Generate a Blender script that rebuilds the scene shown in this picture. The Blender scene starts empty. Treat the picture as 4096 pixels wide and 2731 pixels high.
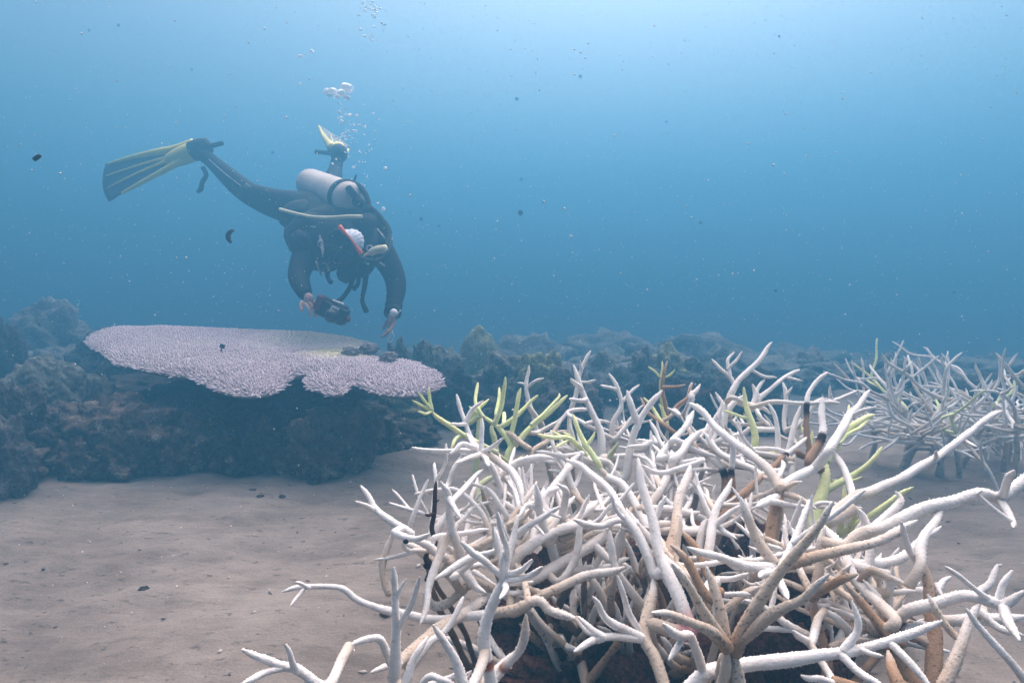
import bpy, bmesh, math, random
import numpy as np
from mathutils import Vector, Matrix, noise

# ------------------------------------------------------------------ camera, world, sun, exposure
SC = bpy.context.scene
COL = SC.collection
FPX = 2503.0                      # focal length in photograph pixels (4096 wide)
CAM = np.array([0.0, 0.0, 0.9])
TILT = math.atan((1365.5 - 1045.0) / FPX)
cs, sn = math.cos(TILT), math.sin(TILT)
FWD = np.array([0, cs, -sn]); UPV = np.array([0, sn, cs]); RGT = np.array([1.0, 0, 0])

cam_data = bpy.data.cameras.new('camera')
cam_data.sensor_width = 36.0
cam_data.lens = FPX / 4096 * 36.0
cam_data.clip_start = 0.02
cam_data.clip_end = 500
cam = bpy.data.objects.new('camera', cam_data)
COL.objects.link(cam)
cam.location = CAM
cam.rotation_euler = (math.pi / 2 - TILT, 0, 0)
SC.camera = cam

SUN_EL, SUN_AZ = math.radians(60), math.radians(15)      # azimuth from +Y towards +X
world = bpy.data.worlds.new('World'); SC.world = world
world.use_nodes = True
wn = world.node_tree.nodes; wl = world.node_tree.links
bg = wn.get('Background') or wn.new('ShaderNodeBackground')
sky = wn.new('ShaderNodeTexSky'); sky.sky_type = 'NISHITA'
sky.sun_disc = False
sky.sun_elevation = SUN_EL; sky.sun_rotation = SUN_AZ
sky.air_density = 0.3; sky.dust_density = 10.0; sky.ozone_density = 3.0
wl.new(sky.outputs[0], bg.inputs[0])
bg.inputs[1].default_value = 0.082

sl = bpy.data.lights.new('sun', 'SUN'); sl.energy = 4.4; sl.angle = math.radians(95); sl.color = (1.0, 0.79, 0.72)
so = bpy.data.objects.new('sun', sl); COL.objects.link(so)
sdir = Vector((math.sin(SUN_AZ) * math.cos(SUN_EL), math.cos(SUN_AZ) * math.cos(SUN_EL), math.sin(SUN_EL)))
so.rotation_euler = sdir.to_track_quat('Z', 'Y').to_euler()
so.location = (0, 0, 20)

SC.view_settings.view_transform = 'Standard'
SC.view_settings.look = 'None'
SC.view_settings.gamma = 1
SC.view_settings.exposure = 1.72
SC.cycles.max_bounces = 8
SC.cycles.diffuse_bounces = 3
SC.cycles.volume_bounces = 2
SC.cycles.use_denoising = True

HAZE_TOP = 3.7
HAZE_DENSITY = 0.21
HAZE_COLOR = (0.072, 0.243, 0.383)
HAZE_ANISO = 0.46

# ------------------------------------------------------------------ helpers
RNG = np.random.default_rng(7)
random.seed(7)

def P(px, py, d):
    """photograph pixel (4096 wide) at distance d along the view axis -> world point"""
    return CAM + d * (FWD + RGT * ((px - 2048.0) / FPX) + UPV * ((1365.5 - py) / FPX))

def Q(x, y, d):                    # the same from coordinates in a 2352 wide view
    return P(x * 1.74150, y * 1.74150, d)

def setp(o, label=None, cat=None, group=None, kind=None):
    if label: o['label'] = label
    if cat: o['category'] = cat
    if group: o['group'] = group
    if kind: o['kind'] = kind
    return o

def thing(name, loc, label, cat, group=None):
    o = bpy.data.objects.new(name, None)
    o.empty_display_size = 0.05
    COL.objects.link(o); o.location = loc
    return setp(o, label, cat, group)

def mesh_obj(name, V, F, mats, parent=None, cols=None, smooth=True, fm=None, base=None):
    """V: world coordinates; the object's origin is its parent's, or `base`"""
    V = np.asarray(V, dtype=float)
    org = np.zeros(3)
    if parent is not None:
        p = parent
        while p is not None:
            org = org + np.array(p.location); p = p.parent
    elif base is not None:
        org = np.array(base, dtype=float)
    me = bpy.data.meshes.new(name)
    L = V - org
    if isinstance(F, tuple):                     # (quads, tris) arrays
        q, t = F
        q = np.asarray(q, dtype=np.int32).reshape(-1, 4); t = np.asarray(t, dtype=np.int32).reshape(-1, 3)
        me.vertices.add(len(L)); me.vertices.foreach_set('co', L.astype(np.float32).ravel())
        li = np.concatenate([q.ravel(), t.ravel()])
        me.loops.add(len(li)); me.loops.foreach_set('vertex_index', li)
        st = np.concatenate([np.arange(len(q)) * 4, len(q) * 4 + np.arange(len(t)) * 3]).astype(np.int32)
        me.polygons.add(len(st)); me.polygons.foreach_set('loop_start', st)
        me.update(calc_edges=True); me.validate()
    else:
        me.from_pydata(L.tolist(), [], [list(map(int, f)) for f in F])
        me.update()
    if smooth:
        me.polygons.foreach_set('use_smooth', np.ones(len(me.polygons), dtype=bool))
    if cols is not None:
        a = me.attributes.new('Col', 'FLOAT_COLOR', 'POINT')
        c = np.ones((len(L), 4), dtype=np.float32); c[:, :3] = cols
        a.data.foreach_set('color', c.ravel())
    for m in (mats if isinstance(mats, (list, tuple)) else [mats]): me.materials.append(m)
    if fm is not None: me.polygons.foreach_set('material_index', np.asarray(fm, dtype=np.int32))
    o = bpy.data.objects.new(name, me); COL.objects.link(o)
    if parent is not None: o.parent = parent
    elif base is not None: o.location = base
    return o

class MB:
    """collects shapes for one mesh"""
    def __init__(s): s.V = []; s.q = []; s.t = []; s.c = []; s.n = 0
    def add(s, V, q=None, t=None, c=None):
        V = np.asarray(V, dtype=float)
        if q is not None and len(q): s.q.append(np.asarray(q, dtype=int).reshape(-1, 4) + s.n)
        if t is not None and len(t): s.t.append(np.asarray(t, dtype=int).reshape(-1, 3) + s.n)
        s.V.append(V); s.n += len(V)
        if c is not None: s.c.append(np.broadcast_to(np.asarray(c, dtype=float), (len(V), 3)))
    def build(s, name, mats, parent=None, **k):
        q = np.concatenate(s.q) if s.q else np.zeros((0, 4), int)
        t = np.concatenate(s.t) if s.t else np.zeros((0, 3), int)
        return mesh_obj(name, np.concatenate(s.V), (q, t), mats, parent, cols=np.concatenate(s.c) if s.c else None, **k)

def spline(pts, n=16):
    """dense centripetal-like Catmull-Rom through pts (any dimension)"""
    p = np.asarray(pts, dtype=float)
    if len(p) == 2: return p[0] + (p[1] - p[0]) * np.linspace(0, 1, n)[:, None]
    e = np.vstack([2 * p[0] - p[1], p, 2 * p[-1] - p[-2]])
    out = []
    t = np.linspace(0, 1, n, endpoint=False)[:, None]
    for i in range(1, len(e) - 2):
        a, b, c, d = e[i - 1], e[i], e[i + 1], e[i + 2]
        out.append(0.5 * (2 * b + (c - a) * t + (2 * a - 5 * b + 4 * c - d) * t ** 2 + (3 * b - a - 3 * c + d) * t ** 3))
    out.append(p[-1:])
    return np.vstack(out)

def resample(p, step):
    d = np.r_[0, np.cumsum(np.linalg.norm(np.diff(p[:, :3], axis=0), axis=1))]
    n = max(3, int(d[-1] / step) + 1)
    s = np.linspace(0, d[-1], n)
    return np.stack([np.interp(s, d, p[:, k]) for k in range(p.shape[1])], 1), s, d[-1]

def frames(p):
    T = np.gradient(p, axis=0); T /= np.linalg.norm(T, axis=1)[:, None] + 1e-12
    N = np.zeros_like(p)
    a = np.array([0, 0, 1.0]) if abs(T[0, 2]) < 0.9 else np.array([1.0, 0, 0])
    v = a - T[0] * a.dot(T[0]); N[0] = v / np.linalg.norm(v)
    for i in range(1, len(p)):
        v = N[i - 1] - T[i] * N[i - 1].dot(T[i]); N[i] = v / (np.linalg.norm(v) + 1e-12)
    return T, N, np.cross(T, N)

def tube(pts, radii, step=0.01, seg=8, cap=True, dense=8):
    """plain smooth tube through 3-D pts; -> V, quads, tris, t along"""
    r = np.asarray(radii, dtype=float)
    if r.ndim == 0: r = np.full(len(pts), float(r))
    c = spline(np.column_stack([np.asarray(pts, dtype=float), r]), dense)
    c, s, L = resample(c, step)
    T, N, B = frames(c[:, :3])
    a = np.linspace(0, 2 * math.pi, seg, endpoint=False)
    V = c[:, None, :3] + c[:, None, 3:4] * (N[:, None] * np.cos(a)[None, :, None] + B[:, None] * np.sin(a)[None, :, None])
    n = len(c); V = V.reshape(-1, 3)
    i = np.arange(n - 1)[:, None] * seg; j = np.arange(seg)[None]; k = (j + 1) % seg
    q = np.stack([i + j, i + k, i + seg + k, i + seg + j], -1).reshape(-1, 4)
    t = np.zeros((0, 3), int)
    if cap:
        V = np.vstack([V, c[0, :3] - T[0] * c[0, 3] * 0.4, c[-1, :3] + T[-1] * c[-1, 3] * 0.5])
        jj = np.arange(seg); kk = (jj + 1) % seg
        t = np.vstack([np.stack([kk, jj, np.full(seg, n * seg)], 1), np.stack([(n - 1) * seg + jj, (n - 1) * seg + kk, np.full(seg, n * seg + 1)], 1)])
    return V, q, t

def ico(sub):
    bm = bmesh.new(); bmesh.ops.create_icosphere(bm, subdivisions=sub, radius=1.0)
    V = np.array([v.co[:] for v in bm.verts]); F = np.array([[v.index for v in f.verts] for f in bm.faces])
    bm.free(); return V, F
ICO = {k: ico(k) for k in (1, 2, 3, 4, 5, 6)}

def box(c, half, R=None, bevel=0.0):
    """bevelled box -> V, quads, tris"""
    bm = bmesh.new(); bmesh.ops.create_cube(bm, size=2.0)
    for v in bm.verts: v.co = Vector((v.co.x * half[0], v.co.y * half[1], v.co.z * half[2]))
    if bevel: bmesh.ops.bevel(bm, geom=list(bm.edges), offset=bevel, segments=2, affect='EDGES', profile=0.6)
    bm.verts.index_update()
    V = np.array([v.co[:] for v in bm.verts])
    q = [[v.index for v in f.verts] for f in bm.faces if len(f.verts) == 4]
    t = [[v.index for v in f.verts] for f in bm.faces if len(f.verts) == 3]
    for f in bm.faces:
        if len(f.verts) > 4:
            vs = [v.index for v in f.verts]
            t += [[vs[0], vs[i], vs[i + 1]] for i in range(1, len(vs) - 1)]
    bm.free()
    if R is not None: V = V @ np.asarray(R).T
    return V + np.asarray(c), q, t

# ------------------------------------------------------------------ materials
def new_mat(name):
    m = bpy.data.materials.new(name); m.use_nodes = True
    nt = m.node_tree; b = nt.nodes.get('Principled BSDF')
    return m, nt, b

def ramp(nt, fac, stops):
    r = nt.nodes.new('ShaderNodeValToRGB')
    e = r.color_ramp.elements
    while len(e) > 1: e.remove(e[-1])
    e[0].position, e[0].color = stops[0][0], (*stops[0][1], 1)
    for p, c in stops[1:]:
        x = e.new(p); x.color = (*c, 1)
    nt.links.new(fac, r.inputs[0]); return r.outputs[0]

def noise_tex(nt, scale, detail=4, rough=0.55, stretch=None, kind='noise'):
    tc = nt.nodes.new('ShaderNodeTexCoord'); vec = tc.outputs['Object']
    if stretch:
        mp = nt.nodes.new('ShaderNodeMapping'); mp.inputs['Scale'].default_value = stretch[:3]
        if len(stretch) > 3: mp.inputs['Rotation'].default_value = (0, 0, stretch[3])
        nt.links.new(vec, mp.inputs[0]); vec = mp.outputs[0]
    n = nt.nodes.new('ShaderNodeTexNoise')
    n.inputs['Scale'].default_value = scale; n.inputs['Detail'].default_value = detail; n.inputs['Roughness'].default_value = rough
    nt.links.new(vec, n.inputs['Vector'])
    return n.outputs['Fac']

def mix(nt, fac, a, b, mode='MIX'):
    x = nt.nodes.new('ShaderNodeMix'); x.data_type = 'RGBA'; x.blend_type = mode
    for s, v in ((0, fac), (6, a), (7, b)):
        if hasattr(v, 'is_linked') or isinstance(v, bpy.types.NodeSocket): nt.links.new(v, x.inputs[s])
        elif isinstance(v, (int, float)): x.inputs[s].default_value = v
        else: x.inputs[s].default_value = (*v, 1)
    return x.outputs[2]

def bump(nt, b, h, strength=0.5, dist=0.01):
    n = nt.nodes.new('ShaderNodeBump'); n.inputs['Strength'].default_value = strength; n.inputs['Distance'].default_value = dist
    nt.links.new(h, n.inputs['Height']); nt.links.new(n.outputs[0], b.inputs['Normal'])

def plain(name, col, rough=0.6, var=0.25, scale=30, metal=0.0, bmp=0.0, spec=0.3):
    m, nt, b = new_mat(name)
    n = noise_tex(nt, scale)
    c = ramp(nt, n, [(0.3, tuple(x * (1 - var) for x in col)), (0.7, tuple(min(1, x * (1 + var)) for x in col))])
    nt.links.new(c, b.inputs['Base Color']); b.inputs['Roughness'].default_value = rough; b.inputs['Metallic'].default_value = metal
    b.inputs['Specular IOR Level'].default_value = spec
    if bmp: bump(nt, b, noise_tex(nt, scale * 3), bmp, 0.003)
    return m

def coral_mat():
    m, nt, b = new_mat('coral_skeleton')
    a = nt.nodes.new('ShaderNodeAttribute'); a.attribute_name = 'Col'
    n1 = noise_tex(nt, 38, 5, 0.65)
    v = ramp(nt, n1, [(0.25, (0.80, 0.77, 0.74)), (0.55, (1, 1, 1))])
    c = mix(nt, 1.0, a.outputs['Color'], v, 'MULTIPLY')
    nt.links.new(c, b.inputs['Base Color']); b.inputs['Roughness'].default_value = 0.85; b.inputs['Specular IOR Level'].default_value = 0.082
    bump(nt, b, noise_tex(nt, 300, 2), 0.5, 0.003)
    return m

def rock_mat(name, dark, mid, light, patch, scale=6.0, patch_at=0.62, bmp=0.8):
    m, nt, b = new_mat(name)
    base = ramp(nt, noise_tex(nt, scale, 6, 0.65), [(0.28, dark), (0.5, mid), (0.72, light)])
    pm = ramp(nt, noise_tex(nt, scale * 0.55, 5, 0.7), [(patch_at - 0.03, (0, 0, 0)), (patch_at + 0.04, (1, 1, 1))])
    c = mix(nt, pm, base, patch)
    sp = ramp(nt, noise_tex(nt, scale * 9, 3, 0.6), [(0.35, (0.55, 0.55, 0.55)), (0.6, (1.15, 1.15, 1.15))])
    c = mix(nt, 1.0, c, sp, 'MULTIPLY')
    nt.links.new(c, b.inputs['Base Color']); b.inputs['Roughness'].default_value = 0.9; b.inputs['Specular IOR Level'].default_value = 0.1
    bump(nt, b, noise_tex(nt, scale * 6, 6, 0.7), bmp, 0.03)
    return m

M_CORAL = coral_mat()
# ------------------------------------------------------------------ the sea bed
def ground_z(x, y):
    v = Vector((x, y, 0))
    z = 0.035 * noise.noise(v * 0.9) + 0.022 * noise.noise(v * 2.3 + Vector((7, 3, 0))) + 0.008 * noise.noise(v * 6.0)
    if y < 3.6: z += (0.045 * noise.noise(v * 3.3 + Vector((2, 9, 0))) + 0.02) * math.exp(-((y - 2.62) / 0.28) ** 2) / (1 + math.exp((x - 0.1) * 8))
    w = Vector((x * 0.8 + y * 0.3, y * 1.0 - x * 0.35, 3.0))
    z += 0.006 * noise.noise(Vector((w.x * 5.0, w.y * 13.0, 1.0)))
    return z - 0.9 * (1 - math.exp(-max(0.0, y - 4.8) / 4.0))

def graded(lo, hi, dense_lo, dense_hi, fine, grow):
    a = [dense_lo]
    while a[-1] < dense_hi: a.append(a[-1] + fine)
    s = fine
    while a[-1] < hi: s *= grow; a.append(a[-1] + s)
    b = [dense_lo]; s = fine
    while b[-1] > lo: s *= grow; b.append(b[-1] - s)
    return np.array(b[:0:-1] + a)

gx = graded(-44, 44, -2.4, 2.4, 0.02, 1.12); gy = graded(-6, 44, 0.6, 3.6, 0.016, 1.10)
GV = np.zeros((len(gy), len(gx), 3))
pits = [(random.uniform(-2.2, 0.6), random.uniform(1.0, 2.6), random.uniform(0.012, 0.05), random.uniform(0.004, 0.014)) for _ in range(260)]
pa = np.array(pits)
for i, y in enumerate(gy):
    for j, x in enumerate(gx):
        GV[i, j] = (x, y, ground_z(x, y) + 0.004 * noise.noise(Vector((x * 14, y * 26, 5))) + 0.002 * noise.noise(Vector((x * 31, y * 50, 9))) if abs(x) < 3 and y < 4 else ground_z(x, y))
for (x, y, r, h) in pits:
    d2 = ((GV[..., 0] - x) * 0.7 + (GV[..., 1] - y) * 0.25) ** 2 + ((GV[..., 1] - y) * 1.5 - (GV[..., 0] - x) * 0.5) ** 2
    GV[..., 2] -= h * np.exp(-d2 / (r * r)) - 0.3 * h * np.exp(-d2 / (4 * r * r))
ni, nj = len(gy), len(gx)
ii = np.arange(ni - 1)[:, None] * nj + np.arange(nj - 1)[None]
gq = np.stack([ii, ii + 1, ii + nj + 1, ii + nj], -1).reshape(-1, 4)

def sand_mat():
    m, nt, b = new_mat('silty_sand')
    big = noise_tex(nt, 1.6, 5, 0.6)
    c = ramp(nt, big, [(0.3, (0.195, 0.160, 0.136)), (0.5, (0.275, 0.229, 0.197)), (0.7, (0.36, 0.306, 0.265))])
    st = ramp(nt, noise_tex(nt, 7, 6, 0.7, (0.6, 1.6, 1, 0.35)), [(0.34, (0.60, 0.58, 0.57)), (0.56, (1, 1, 1))])
    c = mix(nt, 0.75, c, st, 'MULTIPLY')
    fl = ramp(nt, noise_tex(nt, 34, 3, 0.6, (0.7, 1.5, 1, 0.35)), [(0.30, (0.36, 0.34, 0.34)), (0.39, (1, 1, 1))])
    c = mix(nt, 0.8, c, fl, 'MULTIPLY')
    gr = ramp(nt, noise_tex(nt, 220, 2, 0.6), [(0.3, (0.82, 0.82, 0.82)), (0.7, (1.12, 1.12, 1.12))])
    c = mix(nt, 1.0, c, gr, 'MULTIPLY')
    # beyond the sand flat the floor is dark reef rubble, its tone raised towards the water haze
    tc = nt.nodes.new('ShaderNodeTexCoord'); sx = nt.nodes.new('ShaderNodeSeparateXYZ'); nt.links.new(tc.outputs['Object'], sx.inputs[0])
    ad = nt.nodes.new('ShaderNodeMath'); ad.operation = 'MULTIPLY_ADD'; nt.links.new(noise_tex(nt, 1.3, 5, 0.6), ad.inputs[0]); ad.inputs[1].default_value = 1.6; 
    xs_ = nt.nodes.new('ShaderNodeMath'); xs_.operation = 'MULTIPLY_ADD'; nt.links.new(sx.outputs[0], xs_.inputs[0]); xs_.inputs[1].default_value = -0.45; nt.links.new(sx.outputs[1], xs_.inputs[2]); nt.links.new(xs_.outputs[0], ad.inputs[2])
    dv = nt.nodes.new('ShaderNodeMath'); dv.operation = 'DIVIDE'; nt.links.new(ad.outputs[0], dv.inputs[0]); dv.inputs[1].default_value = 10.0
    fm_ = ramp(nt, dv.outputs[0], [(0.375, (0, 0, 0)), (0.41, (1, 1, 1))])
    c = mix(nt, fm_, c, ramp(nt, noise_tex(nt, 6, 6, 0.7), [(0.3, (0.05, 0.055, 0.055)), (0.55, (0.13, 0.13, 0.125)), (0.75, (0.23, 0.22, 0.20))]))
    nt.links.new(c, b.inputs['Base Color']); b.inputs['Roughness'].default_value = 0.95; b.inputs['Specular IOR Level'].default_value = 0.05
    bump(nt, b, noise_tex(nt, 26, 8, 0.72, (0.7, 1.5, 1, 0.35)), 0.45, 0.02)
    return m
setp(mesh_obj('seabed', GV.reshape(-1, 3), (gq, np.zeros((0, 3), int)), sand_mat()), kind='structure')

# ------------------------------------------------------------------ rocks
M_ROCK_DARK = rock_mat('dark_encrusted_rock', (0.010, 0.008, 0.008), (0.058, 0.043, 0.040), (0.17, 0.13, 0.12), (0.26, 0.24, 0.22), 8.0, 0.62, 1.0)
M_ROCK_GREY = rock_mat('grey_reef_rock', (0.02, 0.02, 0.02), (0.075, 0.072, 0.068), (0.17, 0.16, 0.145), (0.30, 0.28, 0.24), 6.0, 0.62, 1.0)
M_ROCK_PALE = rock_mat('pale_porous_rock', (0.04, 0.037, 0.037), (0.15, 0.135, 0.135), (0.36, 0.33, 0.33), (0.46, 0.42, 0.46), 9.0, 0.6, 1.0)
M_ROCK_MID = rock_mat('green_grey_boulder', (0.07, 0.075, 0.07), (0.16, 0.17, 0.155), (0.27, 0.27, 0.24), (0.36, 0.34, 0.29), 5.0, 0.6, 0.9)
M_RUBBLE = rock_mat('bleached_rubble', (0.18, 0.17, 0.17), (0.34, 0.32, 0.33), (0.50, 0.47, 0.48), (0.55, 0.5, 0.52), 14.0, 0.62, 0.8)
M_ROCK_BROWN = rock_mat('brown_encrusted_rock', (0.03, 0.020, 0.017), (0.15, 0.105, 0.088), (0.32, 0.25, 0.215), (0.42, 0.38, 0.34), 11.0, 0.60, 1.0)
M_ROCK_FAR = rock_mat('haze_toned_reef_rock', (0.10, 0.11, 0.11), (0.18, 0.19, 0.185), (0.27, 0.27, 0.25), (0.32, 0.31, 0.27), 5.0, 0.62, 0.8)  # rock lightened to the water's tone, haze put into its colour
M_ROCK_OLIVE = rock_mat('olive_coral_head', (0.10, 0.11, 0.07), (0.22, 0.23, 0.14), (0.36, 0.36, 0.22), (0.30, 0.28, 0.2), 9.0, 0.64, 0.5)
M_ROCK_RED = rock_mat('red_turf_and_shade', (0.05, 0.019, 0.013), (0.19, 0.075, 0.050), (0.34, 0.16, 0.115), (0.36, 0.27, 0.22), 16.0, 0.66, 1.0)  # turf red; its brown also carries the shade under the branches

def rock(name, c, half, mat, label, cat, group=None, sub=4, seed=0, rough=0.28, lump=2.2, rot=0.0, lobes=0.0):
    V, F = ICO[sub]
    V = V.copy(); off = Vector((seed * 13.7 + 1.3, seed * 5.1, seed * 2.9))
    r = np.ones(len(V))
    for i, v in enumerate(V):
        w = Vector(v)
        d = rough * noise.fractal(w * lump + off, 0.9, 2.1, 5, noise_basis='PERLIN_ORIGINAL')
        d += 0.10 * rough / 0.28 * (noise.voronoi(w * lump * 2.4 + off)[0][0] - 0.35)
        if lobes: d += lobes * (0.45 - noise.voronoi(w * 2.1 + off)[0][0])
        r[i] = 1 + d
    V = V * r[:, None] * np.array(half)
    ca, sa = math.cos(rot), math.sin(rot)
    V = V @ np.array([[ca, sa, 0], [-sa, ca, 0], [0, 0, 1]])
    V = V + np.array(c)
    o = mesh_obj(name, V, (np.zeros((0, 4), int), F), mat, base=(c[0], c[1], c[2] - half[2] * 0.5))
    return setp(o, label, cat, group)

def prock(px, top, wpx, d, hfac, mat, label, cat='rock', group=None, dfac=1.0, **k):
    """a rock whose top shows at pixel row `top` and that is wpx wide at distance d, bedded in the ground"""
    w = wpx / FPX * d / 2
    p = P(px, top, d)
    gz = ground_z(p[0], p[1])
    h = max(0.05, p[2] - gz)
    half = (w, w * dfac, h * 0.62 * hfac)
    c = (p[0], p[1], p[2] - half[2])
    return rock(k.pop('name', 'reef_rock'), c, half, mat, label, cat, group, **k)

# the dark foundation under the table coral
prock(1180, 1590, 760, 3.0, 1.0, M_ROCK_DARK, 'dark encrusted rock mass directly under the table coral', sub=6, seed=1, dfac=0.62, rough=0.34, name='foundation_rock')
prock(1330, 1640, 340, 2.70, 1.0, M_ROCK_BROWN, 'pale patched boulder under the front edge of the table coral', sub=6, seed=2, dfac=0.8, rough=0.3, name='foundation_rock')
prock(840, 1640, 420, 2.80, 1.15, M_ROCK_BROWN, 'low dark brown rock between the table coral and the sand', sub=6, seed=3, dfac=0.7, rough=0.36, name='foundation_rock')
prock(500, 1585, 560, 2.78, 1.1, M_ROCK_BROWN, 'broad brown rock left of the table coral, bedded in sand', sub=6, seed=4, dfac=0.7, rough=0.34, name='foundation_rock')
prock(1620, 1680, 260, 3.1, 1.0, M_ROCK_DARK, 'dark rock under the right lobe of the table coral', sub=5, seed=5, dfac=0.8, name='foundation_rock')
prock(230, 1670, 420, 2.66, 1.05, M_ROCK_BROWN, 'dark rubble slope at the left edge, nearest the sand', sub=6, seed=6, dfac=0.6, rough=0.4, name='foundation_rock')
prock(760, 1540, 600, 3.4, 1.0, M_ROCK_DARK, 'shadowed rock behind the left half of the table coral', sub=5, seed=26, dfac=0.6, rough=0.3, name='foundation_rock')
# smaller encrusted boulders along the foot of the mass
for i, (px, top, w, d) in enumerate([(90, 1790, 190, 2.50), (300, 1760, 170, 2.56), (470, 1730, 210, 2.62), (560, 1640, 150, 2.66), (660, 1720, 150, 2.66), (780, 1760, 130, 2.68), (930, 1740, 170, 2.70), (1050, 1690, 150, 2.66), (1120, 1800, 120, 2.62),
        (1230, 1690, 170, 2.58), (1380, 1620, 210, 2.62), (1300, 1800, 150, 2.56), (1420, 1760, 120, 2.6), (700, 1600, 170, 2.8), (360, 1620, 150, 2.72), (1540, 1690, 130, 2.9), (150, 1640, 160, 2.62)]):
    prock(px, top, w, d, 1.0, M_ROCK_BROWN, 'small brown encrusted boulder at the foot of the table coral rock', 'rock', 'boulders at the foot of the table coral rock', sub=5, seed=210 + i, rough=0.42, lobes=0.3, dfac=0.8, name='encrusted_boulder')
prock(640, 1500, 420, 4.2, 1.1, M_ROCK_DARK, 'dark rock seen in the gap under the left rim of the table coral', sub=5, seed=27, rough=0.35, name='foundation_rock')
# the left side
prock(190, 1445, 400, 3.0, 1.1, M_ROCK_MID, 'smooth greenish boulder at the left edge beside the table coral', sub=6, seed=7, dfac=0.8, rough=0.2, name='reef_rock')
prock(395, 1500, 150, 2.9, 1.1, M_ROCK_MID, 'small rounded grey boulder between the left boulder and the table coral', sub=5, seed=8, rough=0.22, lobes=0.2, name='reef_rock')
prock(60, 1560, 300, 2.6, 1.0, M_ROCK_PALE, 'pale knobbly rubble heap at the left edge of the frame', sub=6, seed=9, dfac=0.7, rough=0.45, lobes=0.25, name='rubble_heap')
prock(20, 1700, 170, 2.35, 1.0, M_ROCK_PALE, 'lavender crusted rock on the sand at the left edge', sub=5, seed=10, dfac=0.8, rough=0.42, name='reef_rock')
prock(190, 1225, 330, 5.4, 1.15, M_ROCK_FAR, 'tall dim coral outcrop behind the left boulder', sub=5, seed=11, dfac=0.8, rough=0.30, name='reef_outcrop')
prock(20, 1310, 130, 4.0, 1.1, M_ROCK_GREY, 'grey outcrop cut off by the left edge of the frame', sub=5, seed=12, rough=0.4, name='reef_outcrop')
prock(420, 1345, 260, 4.6, 1.1, M_ROCK_GREY, 'low dim rock between the tall outcrop and the table coral', sub=5, seed=13, rough=0.4, name='reef_outcrop')
# the reef behind the diver and the thicket
far = [
 (1745, 1400, 210, 3.95, M_ROCK_GREY, 'knobbly grey rock just right of the diver\'s pointing hand', 0.4, 0.2, 1.0),
 (1590, 1385, 120, 3.7, M_ROCK_PALE, 'small pale rock behind the rear edge of the table coral', 0.3, 0.3, 1.0),
 (1690, 1365, 95, 3.75, M_ROCK_PALE, 'upright pale stone between the table coral and the reef', 0.25, 0.2, 1.0),
 (1915, 1312, 170, 4.6, M_ROCK_OLIVE, 'pale yellow green dome coral in the middle of the reef', 0.10, 0.1, 0.9),
 (2035, 1425, 330, 3.7, M_ROCK_GREY, 'broad grey boulder behind the tall yellow green branches', 0.35, 0.2, 0.8),
 (2160, 1415, 210, 3.55, M_ROCK_OLIVE, 'folded brown coral head behind the thicket', 0.25, 0.4, 0.9),
 (2290, 1500, 240, 3.25, M_ROCK_PALE, 'pale crusted boulder behind the tallest white branches', 0.4, 0.25, 0.9),
 (2430, 1420, 260, 4.3, M_ROCK_GREY, 'grey lumpy outcrop between the folded head and the olive dome', 0.4, 0.3, 0.9),
 (2670, 1385, 200, 4.0, M_ROCK_OLIVE, 'olive lobed coral dome behind the yellow green tip', 0.2, 0.35, 0.9),
 (2560, 1430, 190, 3.9, M_ROCK_GREY, 'smaller lumpy rock left of the olive lobed dome', 0.35, 0.3, 0.9),
 (2820, 1450, 260, 4.0, M_ROCK_GREY, 'grey boulder right of the olive lobed dome', 0.38, 0.2, 0.9),
 (2790, 1350, 420, 6.2, M_ROCK_GREY, 'faint rounded ridge fading into the blue behind the olive dome', 0.35, 0.2, 0.6),
 (2450, 1340, 420, 6.8, M_ROCK_GREY, 'faint reef ridge in the blue water behind the grey outcrop', 0.4, 0.2, 0.6),
 (2120, 1350, 360, 6.2, M_ROCK_GREY, 'dim dark ridge behind the yellow green dome coral', 0.4, 0.2, 0.6),
 (3040, 1430, 330, 5.0, M_ROCK_GREY, 'dim boulder behind the white forked branch tips', 0.4, 0.3, 0.8),
 (3230, 1390, 460, 6.6, M_ROCK_GREY, 'faint wide ridge between the two staghorn thickets', 0.4, 0.2, 0.6),
 (3330, 1450, 260, 4.6, M_ROCK_GREY, 'dim rock left of the far staghorn thicket', 0.38, 0.3, 0.8),
 (3640, 1440, 460, 5.6, M_ROCK_GREY, 'dim ridge behind the far staghorn thicket', 0.4, 0.2, 0.7),
 (3990, 1440, 420, 5.2, M_ROCK_GREY, 'dark reef shape at the right edge behind the far thicket', 0.4, 0.2, 0.7),
 (2980, 1500, 300, 3.4, M_ROCK_GREY, 'dark low rock behind the thicket\'s right half', 0.4, 0.2, 0.8),
 (2700, 1530, 320, 3.2, M_ROCK_DARK, 'dark low rock behind the brown branch stem', 0.4, 0.2, 0.8),
 (2060, 1600, 300, 3.1, M_ROCK_GREY, 'dark low rock behind the yellow green thicket', 0.4, 0.35, 0.8),
 (1830, 1480, 190, 3.5, M_ROCK_GREY, 'dark rock between the table coral\'s right tip and the thicket', 0.4, 0.2, 0.8),
 (1340, 1360, 420, 5.6, M_ROCK_GREY, 'faint ridge behind the diver\'s arms', 0.35, 0.2, 0.7),
 (930, 1380, 420, 6.0, M_ROCK_GREY, 'faint dark ridge behind the rear edge of the table coral', 0.35, 0.2, 0.7),
]
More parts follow.
